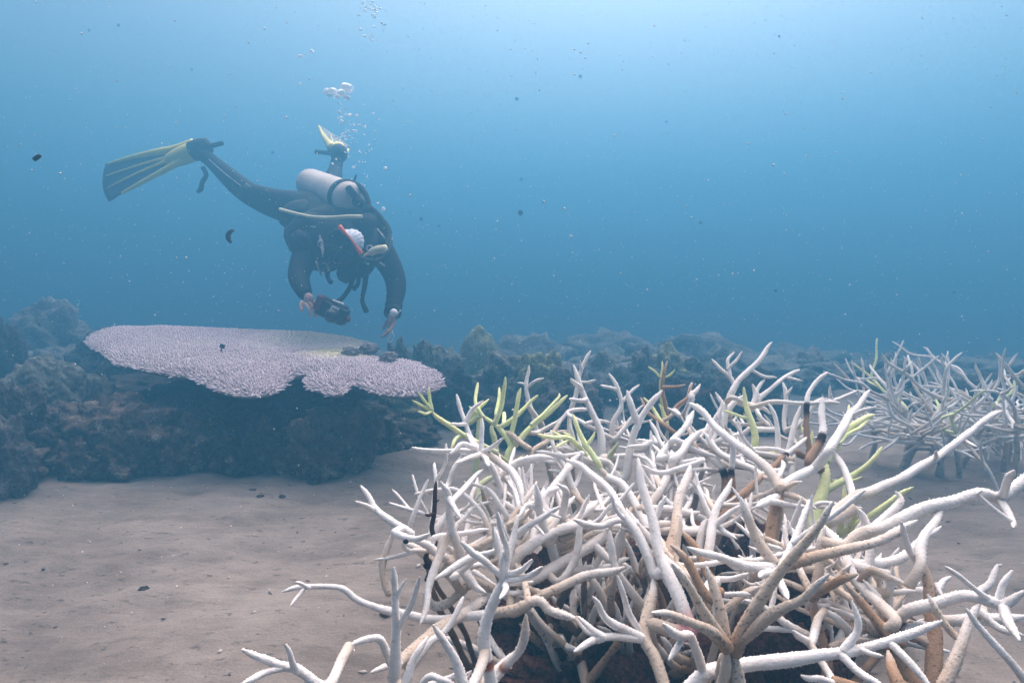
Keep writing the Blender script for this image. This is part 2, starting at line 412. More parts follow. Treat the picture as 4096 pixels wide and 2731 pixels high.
for i, (px, top, w, d, mat, lab, ro, lo, df) in enumerate(far):  # paler material with distance: water haze put into the rock colour
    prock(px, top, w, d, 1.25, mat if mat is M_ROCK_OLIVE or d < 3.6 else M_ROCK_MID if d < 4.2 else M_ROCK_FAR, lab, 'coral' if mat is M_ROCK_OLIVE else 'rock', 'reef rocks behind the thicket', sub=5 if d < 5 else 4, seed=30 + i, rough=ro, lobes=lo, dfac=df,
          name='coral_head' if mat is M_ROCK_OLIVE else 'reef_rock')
# small lumps that break up the reef
for i in range(110):
    px = random.uniform(1480, 4300) if i < 80 else random.uniform(-300, 1500); d = random.uniform(3.3, 7.5) if i < 80 else random.uniform(4.6, 8)
    x = (px - 2048) / FPX * d; y = d
    if 1.2 < x < 2.6 and d < 3.6: continue
    h = random.uniform(0.05, 0.17) * (1 if d < 5 else 1.2); w = h * random.uniform(0.9, 1.7)
    gz = ground_z(x, y)
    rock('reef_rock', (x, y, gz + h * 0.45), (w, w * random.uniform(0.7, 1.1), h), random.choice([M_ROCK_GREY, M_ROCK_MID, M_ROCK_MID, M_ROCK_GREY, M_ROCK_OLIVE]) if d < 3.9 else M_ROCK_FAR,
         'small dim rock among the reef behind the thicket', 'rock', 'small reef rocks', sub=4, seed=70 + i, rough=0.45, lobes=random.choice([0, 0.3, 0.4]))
# stones on the open sand
for i, (px, py, w, mat, lab) in enumerate([
    (1262, 1935, 60, M_ROCK_DARK, 'flat dark stone half buried on the sand below the table coral'),
    (1130, 1985, 26, M_ROCK_GREY, 'thin grey shell fragment on the sand left of the flat stone'),
    (1010, 1965, 26, M_ROCK_PALE, 'pale chip of rubble on the sand below the table coral'),
    (1040, 1990, 34, M_ROCK_GREY, 'dark chip of rubble beside the pale chip on the sand'),
    (1545, 2465, 46, M_ROCK_RED, 'brown lump on the sand under the lowest left branch'),
    (575, 2350, 40, M_ROCK_GREY, 'small brown pebble in the middle of the bare sand')]):
    d = 0.9 * FPX / (py - 1045); p = P(px, py, d); ww = w / FPX * d / 2
    rock('stone', (p[0], p[1], ground_z(p[0], p[1]) + ww * 0.08), (ww, ww * 0.8, ww * 0.35), mat, lab, 'stone', 'stones on the sand', sub=4, seed=130 + i, rough=0.35)

# bits of broken coral and shell strewn over the sand
mbr = MB()
for i in range(620):
    x, y = random.uniform(-2.3, 1.6), 0.85 + 1.9 * random.random()
    sz = random.choice([0.0016, 0.0022, 0.003, 0.0045]) * random.uniform(0.7, 1.3)
    v, f = ICO[1]; v = v * (1 + RNG.uniform(-0.35, 0.35, (len(v), 1))) * np.array([sz * random.uniform(1, 2.6), sz, sz * 0.6])
    a = random.uniform(0, 6.28); v = v @ np.array([[math.cos(a), math.sin(a), 0], [-math.sin(a), math.cos(a), 0], [0, 0, 1]])
    g_ = random.choice([0.14, 0.18, 0.24, 0.3, 0.5, 0.6]); mbr.add(v + np.array([x, y, ground_z(x, y) + sz * 0.1]), None, f, np.array([1.0, 0.88, 0.80]) * g_)
setp(mbr.build('rubble', M_CORAL, None, base=(0, 1.5, 0)), kind='stuff')
# ------------------------------------------------------------------ staghorn coral
CROP = {'A': (1400, 1300, 0.6058), 'B': (900, 1900, 0.6803), 'C': (2300, 1800, 0.7636), 'D': (2600, 1300, 0.6361)}
WHT = np.array([0.85, 0.815, 0.79]); BEI = np.array([0.60, 0.50, 0.41]); BRN = np.array([0.36, 0.235, 0.155])
DRK = np.array([0.060, 0.030, 0.024]); GRN = np.array([0.80, 0.87, 0.45]); GRP = np.array([0.62, 0.66, 0.44])
RED = np.array([0.20, 0.07, 0.035]); PNK = np.array([0.40, 0.20, 0.21]); BLK = np.array([0.03, 0.015, 0.018])
# colour from base to tip
SCHEME = {
 'W': [(0, WHT * 0.97), (1, WHT)], 'w': [(0, BEI), (0.45, WHT * 0.95), (1, WHT)], 'P': [(0, BEI), (0.7, BEI * 1.15), (1, WHT * 0.95)],
 'B': [(0, BRN), (0.8, BRN * 1.2), (1, BEI)], 'b': [(0, BRN), (0.5, BEI), (1, WHT)], 'G': [(0, GRP), (0.35, GRN), (1, GRN * 1.08)],
 'g': [(0, GRP * 0.9), (1, GRP)], 'D': [(0, DRK * 0.7), (1, DRK)], 'S': [(0, DRK), (0.3, BRN * 0.45), (0.65, BEI * 0.85), (1, BEI * 1.1)],
 'X': [(0, BEI * 0.75), (0.5, BEI * 1.05), (1, WHT)],
 'Y': [(0, BRN * 1.15), (0.3, BEI * 0.95), (0.8, BEI * 1.1), (1, WHT * 0.95)],      # spotted brown front colony
 'K': [(0, BRN * 0.8), (0.42, BRN), (0.5, BLK), (0.56, BLK), (0.6, WHT), (1, WHT)],  # black band
 'R': [(0, BEI), (0.12, BEI * 1.1), (0.24, WHT), (0.31, WHT * 0.9), (0.335, RED * 2.2), (0.40, RED), (0.415, WHT), (1, WHT)],
 'r': [(0, WHT), (0.3, WHT), (0.34, RED * 1.5), (0.40, WHT * .95), (1, BEI)],
 'N': [(0, BEI * 0.8), (0.08, BEI * 0.8), (0.13, PNK), (0.20, PNK * 1.2), (0.28, WHT * 0.9), (1, WHT)],    # pink overgrown foot
 'E': [(0, DRK), (1, BRN * 0.8)],
}

def coral_tube(mb, pts, rad, scheme, tipr=0.30, spike=0.0013, step=0.0026, seg=12, wob=0.0016, seed=None, blunt=False, parentstub=False):
    rng = np.random.default_rng(seed if seed is not None else RNG.integers(1 << 30))
    c = spline(np.column_stack([np.asarray(pts, dtype=float), np.asarray(rad, dtype=float)]), 14)
    c, s, L = resample(c, step)
    n = len(c); t = s / L
    # gentle wander and swelling
    for k in range(3):
        ph = rng.uniform(0, 6.28, 2); c[:, k] += wob * (np.sin(s / 0.031 + ph[0]) + 0.6 * np.sin(s / 0.017 + ph[1])) * np.minimum(1, s / 0.02) * np.minimum(1, (L - s) / 0.02)
    r = c[:, 3] * (1 + 0.05 * np.sin(s / 0.023 + rng.uniform(0, 6)) + 0.04 * np.sin(s / 0.011 + rng.uniform(0, 6)))
    e = np.clip((L - s) / (c[-1, 3] * 6.5 + 1e-6), 0, 1)
    r = r * (0.16 + 0.84 * (1 - (1 - e) ** 2) ** 0.75)
    T, N, B = frames(c[:, :3])
    a = np.linspace(0, 2 * math.pi, seg, endpoint=False)
    rr = np.repeat(r[:, None], seg, 1)
    lean = np.zeros((n, seg))
    if spike > 0:
        ridx = np.arange(n)[:, None]; jdx = np.arange(seg)[None]
        on = ((ridx % 2) == 1) & (((jdx + ((ridx // 2) % 2)) % 2) == 0)
        amp = 1.0 * spike * rng.uniform(0.35, 1.35, (n, seg)) * (0.45 + 0.75 * t[:, None]) * np.clip(r / 0.006, 0.5, 1.2)[:, None]
        rr = rr + np.where(on, amp, -0.12 * amp); lean = np.where(on, amp * 0.8, 0)
    V = c[:, None, :3] + rr[..., None] * (N[:, None] * np.cos(a)[None, :, None] + B[:, None] * np.sin(a)[None, :, None]) + lean[..., None] * T[:, None]
    V = V.reshape(-1, 3)
    i = np.arange(n - 1)[:, None] * seg; j = np.arange(seg)[None]; k = (j + 1) % seg
    q = np.stack([i + j, i + k, i + seg + k, i + seg + j], -1).reshape(-1, 4)
    V = np.vstack([V, c[0, :3] - T[0] * c[0, 3] * 0.5, c[-1, :3] + T[-1] * r[-1] * 0.9])
    jj = np.arange(seg); kk = (jj + 1) % seg
    tr = np.vstack([np.stack([kk, jj, np.full(seg, n * seg)], 1), np.stack([(n - 1) * seg + jj, (n - 1) * seg + kk, np.full(seg, n * seg + 1)], 1)])
    st = SCHEME[scheme]; xs = [x for x, _ in st]; cc = np.stack([v for _, v in st])
    jit = 0.03 * np.sin(s / 0.02 + rng.uniform(0, 6)) + 0.015 * np.sin(s / 0.007 + rng.uniform(0, 6))
    col = np.repeat(np.stack([np.interp(np.clip(t + jit, 0, 1), xs, cc[:, k]) for k in range(3)], 1), seg, 0)
    if scheme in 'YBbPXE':                                   # algae specks
        sp = rng.random(len(col)) < (0.10 if scheme == 'Y' else 0.04)
        col[sp] *= rng.uniform(0.25, 0.6, (sp.sum(), 1))
    else:
        sp = rng.random(len(col)) < 0.006
        col[sp] *= 0.6
    col = np.vstack([col, col[:1], col[-1:]])
    mb.add(V, q, tr, np.clip(col, 0, 0.87))

def dflt(py):
    return float(np.interp(py, [1350, 1550, 1750, 1950, 2150, 2400, 2731], [1.80, 1.62, 1.38, 1.16, 1.0, 0.86, 0.70]))

# colony -> list of traces.  (crop, scheme, d_base, d_tip, w_base, w_tip, [x, y, ...] base to tip); a scheme with a
# leading '+' springs from the trace before it that has no '+'
TR = {}
TR['star'] = [
 ('A','w',1.12,1.12,58,46,[985,1330, 980,1200, 985,1090, 965,1030, 925,930, 870,845]),
 ('A','+W',0,1.13,40,26,[870,845, 868,740, 872,615]),
 ('A','+W',0,1.06,40,24,[870,845, 940,800, 1015,742]),
 ('A','+W',0,1.18,42,28,[870,845, 800,780, 770,712]),
 ('A','+W',0,1.02,42,26,[865,850, 780,885, 700,910]),
 ('A','+W',0,1.14,38,26,[860,840, 760,832, 640,835, 540,825, 405,808]),
 ('A','+W',0,1.08,42,34,[800,785, 750,785, 700,820, 660,850]),
 ('A','+W',0,1.00,42,34,[875,850, 900,890, 915,930]),
 ('A','W',1.20,1.24,42,28,[850,830, 790,720, 762,640, 735,560, 703,455]),
 ('A','+W',0,1.22,34,24,[765,640, 800,570, 880,498]),
 ('A','+W',0,1.18,30,20,[770,655, 720,650, 662,650]),
 ('A','w',1.14,1.16,52,48,[975,1030, 1060,940, 1130,890, 1230,872, 1345,882]),
 ('A','w',1.10,0.98,60,44,[915,855, 1000,920, 1060,950, 1110,1020, 1130,1090, 1140,1190]),
]
TR['leftwhite'] = [
 ('A','w',0.98,0.90,68,44,[735,1560, 728,1480, 685,1390, 655,1280, 645,1170, 640,1100, 598,1036]),
 ('A','+W',0,0.86,46,32,[650,1130, 690,1200, 728,1270]),
 ('A','+W',0,1.02,44,30,[680,1180, 740,1080, 800,1020, 878,953]),
 ('B','w',0.98,0.93,75,50,[1370,430, 1400,540, 1440,600, 1490,660, 1532,690]),
 ('B','+W',0,0.90,52,42,[1400,550, 1360,580, 1320,605]),
 ('A','w',1.04,1.08,46,26,[940,1410, 880,1270, 830,1190, 760,1120, 690,1090, 620,1098, 530,1105, 425,1115]),
 ('A','w',1.05,1.07,38,24,[385,1370, 430,1250, 470,1130, 518,1015]),
 ('A','w',1.16,1.18,34,28,[640,1060, 690,940, 740,858]),
 ('A','W',0.96,1.00,58,34,[400,1365, 290,1300, 210,1250, 160,1200, 130,1140, 68,1058]),
 ('A','+W',0,0.95,34,26,[150,1230, 90,1190, 33,1163]),
 ('A','W',0.93,0.90,52,36,[298,1362, 340,1387, 430,1405, 528,1378]),
 ('A','P',0.97,1.0,38,34,[240,1700, 205,1560, 225,1510, 262,1440, 292,1350]),
 ('A','w',0.97,0.97,36,24,[430,1480, 370,1505, 270,1535, 160,1550]),
 ('A','+w',0,0.95,34,28,[410,1500, 365,1470, 355,1410]),
 ('A','w',0.99,0.95,60,52,[640,1560, 560,1490, 500,1440, 420,1425]),
 ('A','w',1.03,1.06,58,46,[520,1470, 560,1370, 600,1300, 645,1225]),
 ('A','W',1.00,0.99,46,30,[570,1395, 700,1375, 820,1365, 918,1348]),
 ('A','W',1.01,1.02,38,26,[690,1330, 760,1260, 832,1188]),
 ('A','w',0.97,0.95,50,38,[560,1600, 600,1470, 645,1370]),
 ('B','w',0.95,0.86,58,36,[1310,360, 1250,500, 1205,650, 1190,760, 1148,872]),
 ('B','W',0.93,0.88,50,36,[1480,470, 1370,530, 1232,612]),
 ('B','X',1.02,0.98,58,52,[1440,640, 1370,700, 1290,765, 1220,770, 1168,690]),
 ('B','P',0.96,0.99,46,42,[975,690, 945,620, 928,550, 945,450, 992,335]),
 ('A','w',1.02,1.00,60,50,[735,1480, 860,1460, 950,1430, 1040,1405]),
 ('A','w',1.06,1.06,28,24,[790,1365, 900,1320, 1010,1288]),
 ('B','P',1.0,1.02,58,50,[1340,600, 1230,520, 1120,430, 1060,400]),
]
TR['frontleft'] = [
 ('B','w',0.78,0.74,80,34,[985,1290, 1000,1050, 1015,900, 1005,750, 990,538]),
 ('B','+W',0,0.72,44,30,[1035,890, 1100,750, 1147,598]),
 ('B','+W',0,0.74,32,22,[1020,710, 1045,650, 1067,605]),
 ('B','W',0.92,0.88,60,24,[1330,855, 1200,845, 1100,820, 980,795, 860,755, 760,720, 680,675, 560,668, 420,660, 338,686]),
 ('B','+W',0,0.86,28,22,[500,665, 455,640, 412,628]),
 ('B','+W',0,0.85,26,20,[465,680, 425,720, 385,767]),
 ('B','X',0.80,0.98,80,66,[1030,1110, 1130,1000, 1250,900, 1380,830, 1480,770, 1580,690]),
 ('B','W',0.79,0.74,54,42,[985,1100, 960,1030, 910,960, 810,970, 728,1005]),
 ('B','w',0.66,0.62,70,36,[600,1245, 430,1160, 330,1130, 220,1070, 97,1023]),
 ('B','+W',0,0.62,44,32,[425,1150, 395,1070, 353,993]),
 ('B','+W',0,0.60,44,40,[350,1130, 220,1165, 95,1228]),
 ('B','w',0.72,0.70,72,36,[1440,1250, 1370,1110, 1300,1000, 1223,878]),
 ('B','w',0.76,0.78,64,36,[1050,1250, 1110,1080, 1192,948]),
 ('B','w',0.82,0.86,60,30,[1090,1130, 1200,980, 1280,920, 1340,840, 1402,712]),
 ('B','W',0.82,0.80,46,40,[990,1105, 930,1130, 858,1160]),
 ('B','W',0.72,0.70,44,30,[1180,1240, 1220,1175, 1310,1205, 1360,1235]),
 ('B','b',0.74,0.72,40,26,[1380,1240, 1420,1180, 1450,1150]),
]
TR['banded'] = [
 ('B','R',0.80,0.78,84,64,[1560,1300, 1552,1200, 1535,1080, 1530,960, 1560,820, 1600,700, 1640,590]),
 ('B','+W',0,0.76,48,36,[1630,600, 1540,500, 1460,450, 1388,392]),
 ('B','+W',0,0.79,44,28,[1640,590, 1630,500, 1610,400, 1582,305]),
 ('B','+W',0,0.74,44,26,[1645,560, 1655,430, 1630,330, 1603,222]),
 ('B','+W',0,0.80,50,34,[1650,560, 1670,430, 1700,300, 1728,240]),
 ('B','+W',0,0.74,42,32,[1650,590, 1740,550, 1808,495]),
 ('B','+W',0,0.72,46,32,[1650,625, 1780,610, 1868,538]),
 ('B','+W',0,0.70,46,34,[1680,640, 1660,680, 1615,725]),
 ('B','r',0.82,0.80,62,48,[1605,1180, 1680,1090, 1720,1040, 1755,950, 1770,820]),
 ('B','W',0.82,0.84,44,40,[1500,1210, 1580,1150, 1690,1045]),
 ('A','W',0.90,0.84,42,26,[1030,1460, 1000,1320, 973,1232]),
 ('A','W',0.88,0.84,42,26,[985,1520, 965,1400, 948,1326]),
 ('B','W',0.78,0.77,48,30,[1630,620, 1640,470, 1668,430]),
]
TR['centre'] = [
 ('A','w',0.98,1.06,84,66,[1090,1560, 1200,1460, 1290,1390, 1400,1340, 1500,1320, 1620,1315]),
 ('A','+w',0,1.0,72,52,[1360,1370, 1310,1430, 1270,1290, 1250,1180, 1238,1120, 1225,1048]),
 ('A','+W',0,0.96,44,32,[1240,1130, 1180,1190, 1112,1272]),
 ('A','+W',0,1.05,48,34,[1245,1140, 1300,1120, 1388,1068]),
 ('A','w',1.08,1.0,62,46,[1395,1330, 1420,1200, 1420,1110, 1378,1053]),
 ('A','W',1.0,0.98,54,34,[1080,1400, 1200,1310, 1300,1250, 1392,1198]),
 ('A','+W',0,0.97,28,22,[1320,1245, 1395,1270]),
 ('A','+W',0,0.96,26,20,[1215,1318, 1250,1345, 1282,1387]),
 ('A','w',1.10,1.20,66,48,[1250,1190, 1330,1090, 1400,1000, 1460,920, 1523,848]),
 ('A','W',1.14,1.15,40,28,[1205,1110, 1160,1040, 1190,970, 1217,900]),
 ('A','W',1.12,1.12,36,26,[1270,1120, 1290,1070, 1303,1028]),
 ('A','w',1.14,1.24,54,28,[1510,1390, 1512,1180, 1470,1060, 1430,950, 1375,870, 1340,780, 1325,693]),
 ('A','W',1.22,1.20,36,26,[1520,850, 1400,862, 1310,850, 1230,833]),
 ('A','w',1.06,1.16,64,50,[1460,1310, 1540,1240, 1610,1190, 1640,1160]),
 ('B','w',0.98,1.10,80,62,[1690,640, 1800,610, 1950,530, 2150,420, 2270,320]),
 ('B','X',0.94,0.96,62,54,[1690,800, 1800,750, 1900,690, 2060,620, 2150,590, 2352,540]),
 ('B','X',0.92,0.88,66,56,[1590,810, 1700,790, 1830,730, 1900,790, 2000,830, 2080,852]),
 ('B','+w',0,0.82,48,40,[2070,835, 2150,920, 2250,945]),
 ('B','w',1.0,1.02,50,40,[1950,620, 2040,520, 2080,420, 2090,260]),
 ('B','w',1.05,1.04,60,48,[1960,560, 1930,430, 1880,300, 1850,200]),
 ('A','W',1.16,1.18,34,24,[1450,1320, 1500,1230, 1560,1190, 1640,1158]),
 ('A','w',1.18,1.14,44,34,[1380,1460, 1480,1440, 1530,1400, 1510,1330]),
]
TR['upperleft'] = [
 ('A','W',1.42,1.48,62,32,[1655,970, 1660,820, 1650,700, 1600,590, 1550,470, 1500,340, 1475,262]),
 ('A','+W',0,1.42,34,30,[1535,420, 1490,390, 1455,352]),
 ('A','+W',0,1.40,36,28,[1565,490, 1510,495, 1447,487]),
 ('A','w',1.62,1.66,42,24,[1450,710, 1460,560, 1490,440, 1530,300, 1590,168]),
 ('A','+W',0,1.64,26,20,[1528,310, 1520,270, 1522,232]),
 ('A','+W',0,1.6,24,18,[1525,380, 1570,380, 1625,360]),
 ('A','w',1.66,1.7,40,22,[1255,720, 1210,590, 1180,490, 1165,380, 1182,265]),
 ('A','+W',0,1.66,26,18,[1175,410, 1220,375, 1282,350]),
 ('A','+W',0,1.7,22,16,[1168,395, 1140,388, 1106,380]),
 ('A','w',1.55,1.6,46,24,[1740,830, 1738,650, 1790,520, 1755,400, 1710,318]),
 ('A','+W',0,1.55,28,20,[1760,430, 1710,412, 1652,397]),
 ('A','+W',0,1.6,30,22,[1795,510, 1850,450, 1912,393]),
 ('A','W',1.34,1.36,64,42,[1815,1010, 1840,850, 1880,700, 1900,650, 1870,580, 1830,430]),
 ('A','+W',0,1.36,46,38,[1900,655, 1960,560, 2010,490, 2062,430]),
 ('A','w',1.50,1.52,36,26,[1750,760, 1830,650, 1880,580, 1935,528]),
 ('A','w',1.44,1.46,36,28,[1240,720, 1320,670, 1400,610, 1430,570]),
 ('A','W',1.5,1.5,34,26,[1640,690, 1560,660, 1640,640, 1720,640]),
 ('A','W',1.55,1.58,32,22,[1440,590, 1500,560, 1590,550]),
 ('A','w',1.36,1.34,44,34,[1660,870, 1760,865, 1880,865, 1945,853]),
 ('A','W',1.3,1.28,46,34,[1700,900, 1750,1000, 1745,1100, 1700,1200]),
 ('A','w',1.56,1.5,42,34,[1270,700, 1260,640, 1200,560, 1160,500]),
 ('A','P',1.34,1.42,40,32,[1190,860, 1230,810, 1310,750, 1400,620]),
 ('A','P',1.34,1.38,44,36,[1190,820, 1150,790, 1060,720, 1000,700]),
]
TR['diagonal'] = [
 ('A','W',1.12,1.30,66,40,[2010,1340, 1900,1220, 1840,1110, 1790,1040, 1700,1000, 1620,950, 1560,860, 1500,790]),
 ('A','w',0.92,1.16,70,44,[2040,1640, 1960,1500, 1890,1380, 1830,1290, 1760,1180, 1700,1080, 1600,980, 1520,920, 1428,893]),
 ('C','N',0.84,0.98,86,36,[590,950, 560,830, 510,700, 450,540, 400,360, 350,180, 330,40]),
 ('A','W',1.04,0.97,58,40,[1740,1550, 1790,1400, 1800,1300, 1740,1285, 1660,1315, 1560,1310, 1477,1283]),
 ('A','w',1.14,1.18,60,46,[1650,1420, 1660,1250, 1662,1120]),
 ('A','w',1.16,1.26,64,46,[1955,1190, 2080,1040, 2130,920, 2122,825]),
 ('A','W',1.20,1.16,42,32,[2330,890, 2240,930, 2110,970, 2000,960, 1915,918]),
 ('A','W',1.3,1.34,42,28,[2000,960, 1990,830, 1985,695]),
 ('A','+W',0,1.30,38,28,[1990,770, 1920,790, 1828,806]),
 ('A','W',1.28,1.36,36,26,[2160,860, 2060,790, 2010,700, 1978,628]),
 ('A','W',1.26,1.38,48,40,[2040,880, 2100,800, 2200,690, 2270,565]),
 ('A','W',1.22,1.32,56,46,[2130,890, 2200,820, 2320,690]),
 ('A','w',1.08,1.14,60,46,[1960,1210, 2100,1220, 2220,1240, 2311,1235]),
 ('A','w',1.0,1.1,64,52,[2000,1320, 2120,1330, 2240,1345, 2320,1345]),
 ('A','w',1.18,1.24,52,40,[1950,1180, 2060,1100, 2150,1010, 2200,990]),
 ('C','b',0.94,1.1,78,40,[485,620, 500,530, 530,380, 560,220, 605,78]),
 ('C','W',0.90,0.96,60,42,[420,640, 390,560, 340,440, 270,350, 200,268]),
 ('C','P',0.82,0.90,76,56,[470,1240, 420,1090, 372,985, 390,820, 410,660]),
 ('C','+W',0,0.80,56,34,[350,990, 260,940, 160,880, 92,768]),
 ('C','+W',0,0.78,50,36,[340,985, 210,980, 100,1000, -5,1055]),
 ('C','+W',0,0.84,40,28,[300,940, 270,830, 223,658]),
 ('C','W',0.80,0.82,40,30,[150,975, 80,930, 15,872]),
 ('C','w',0.96,0.98,50,40,[360,820, 290,740, 230,640, 190,500, 180,420]),
 ('C','w',1.0,1.04,46,36,[620,620, 680,400, 720,360]),
]
TR['behindmid'] = [
 ('D','w',1.10,1.34,74,40,[820,1030, 800,980, 740,900, 640,820, 530,750, 430,650, 340,550, 245,490]),
 ('D','W',1.12,1.30,72,34,[830,1015, 940,950, 1050,880, 1130,790, 1190,690, 1250,570, 1310,500, 1382,408]),
 ('D','+W',0,1.22,34,24,[1265,580, 1330,545, 1425,513]),
 ('D','W',1.14,1.26,60,44,[1120,790, 1190,690, 1235,600, 1272,540]),
 ('D','B',1.05,1.11,82,72,[735,1420, 760,1260, 800,1120, 822,1010]),
 ('D','P',1.11,1.08,44,30,[830,1040, 890,1000, 957,985]),
 ('D','P',1.10,1.04,46,32,[850,1060, 950,1090, 1048,1156]),
 ('D','W',1.10,1.03,58,44,[800,1080, 740,1115, 670,1140]),
 ('D','W',1.26,1.36,52,40,[705,945, 640,900, 520,850, 420,780, 335,675]),
 ('D','W',1.30,1.4,50,42,[170,870, 200,800, 280,720, 355,650]),
 ('D','W',1.28,1.3,46,36,[160,735, 280,780, 415,825]),
 ('D','K',1.30,1.34,60,42,[480,1150, 470,1060, 470,960, 430,870, 300,770]),
 ('D','B',1.18,1.24,62,48,[470,1170, 540,1090, 620,1030, 740,930]),
 ('D','K',1.22,1.24,44,38,[500,1110, 525,1000, 515,900, 520,760, 500,650]),
 ('D','K',1.26,1.34,46,26,[740,930, 840,830, 900,780, 985,705]),
 ('D','W',1.34,1.38,44,28,[850,850, 890,720, 920,620, 945,508]),
 ('D','W',1.36,1.4,42,26,[805,870, 800,720, 790,600, 745,493]),
 ('D','w',1.32,1.34,50,40,[880,960, 900,880, 915,800]),
 ('D','K',1.28,1.36,62,38,[1000,870, 1060,760, 1085,680, 1080,560, 1085,450]),
 ('D','K',1.34,1.42,44,26,[990,830, 985,700, 988,590, 990,450, 1040,370, 1118,296]),
 ('D','w',1.20,1.26,36,26,[800,960, 830,900, 830,850]),
 ('C','w',0.98,1.06,60,28,[690,560, 720,400, 750,290, 822,150]),
 ('C','+W',0,1.0,36,26,[730,395, 800,340, 880,285]),
 ('C','W',1.02,1.06,36,24,[735,390, 680,270, 640,185]),
 ('C','+W',0,0.98,34,24,[740,390, 790,420, 848,465]),
 ('D','w',1.1,1.16,56,46,[0,1170, 150,1180, 300,1210, 380,1235]),
 ('D','w',1.0,1.06,60,50,[20,1285, 150,1290, 300,1300, 400,1290]),
]
TR['upperback'] = [
 ('D','w',1.58,1.66,54,26,[460,590, 500,480, 530,400, 560,340, 620,280, 700,210, 768,106]),
 ('D','+W',0,1.6,26,18,[640,285, 710,315, 797,330]),
 ('D','+W',0,1.64,24,20,[660,250, 690,225, 712,212]),
 ('D','w',1.66,1.7,32,20,[530,380, 510,330, 450,280, 388,213]),
 ('D','+W',0,1.7,26,18,[505,320, 490,230, 530,170]),
 ('D','+W',0,1.68,24,16,[500,260, 540,220, 580,163]),
 ('D','w',1.58,1.64,38,22,[650,520, 690,450, 760,400, 800,372, 870,320, 943,280]),
 ('D','+W',0,1.62,24,16,[860,330, 910,345, 962,352]),
 ('D','W',1.56,1.58,42,34,[640,530, 665,450, 645,370]),
 ('D','W',1.6,1.62,30,22,[665,430, 690,380, 722,342]),
 ('D','w',1.46,1.44,36,26,[650,515, 760,490, 900,485, 1050,487, 1197,490]),
 ('D','W',1.5,1.52,28,20,[1060,480, 1150,475, 1220,450, 1308,408]),
 ('D','+W',0,1.5,26,20,[1145,470, 1135,430, 1132,380]),
 ('D','w',1.52,1.56,34,24,[855,660, 850,480, 835,358]),
 ('D','+W',0,1.54,24,18,[850,440, 895,388]),
 ('D','W',1.5,1.52,46,36,[410,600, 470,560, 540,480, 600,440]),
 ('D','w',1.54,1.56,40,30,[260,480, 265,440, 290,420, 316,372]),
 ('D','W',1.48,1.5,40,30,[455,640, 470,560, 480,480]),
 ('D','w',1.46,1.48,40,30,[370,700, 400,610, 440,540, 455,485]),
 ('D','w',1.5,1.52,38,28,[560,700, 640,650, 720,640, 780,640]),
 ('D','W',1.44,1.48,40,30,[770,660, 700,590, 660,540]),
 ('D','w',1.52,1.54,34,24,[500,560, 450,480, 410,420]),
 ('D','w',1.48,1.48,34,26,[520,460, 600,490, 700,520, 760,560]),
 ('D','w',1.46,1.5,30,22,[860,660, 920,640, 990,590]),
 ('D','B',1.60,1.64,28,20,[150,530, 190,490, 240,440, 268,360]),
]
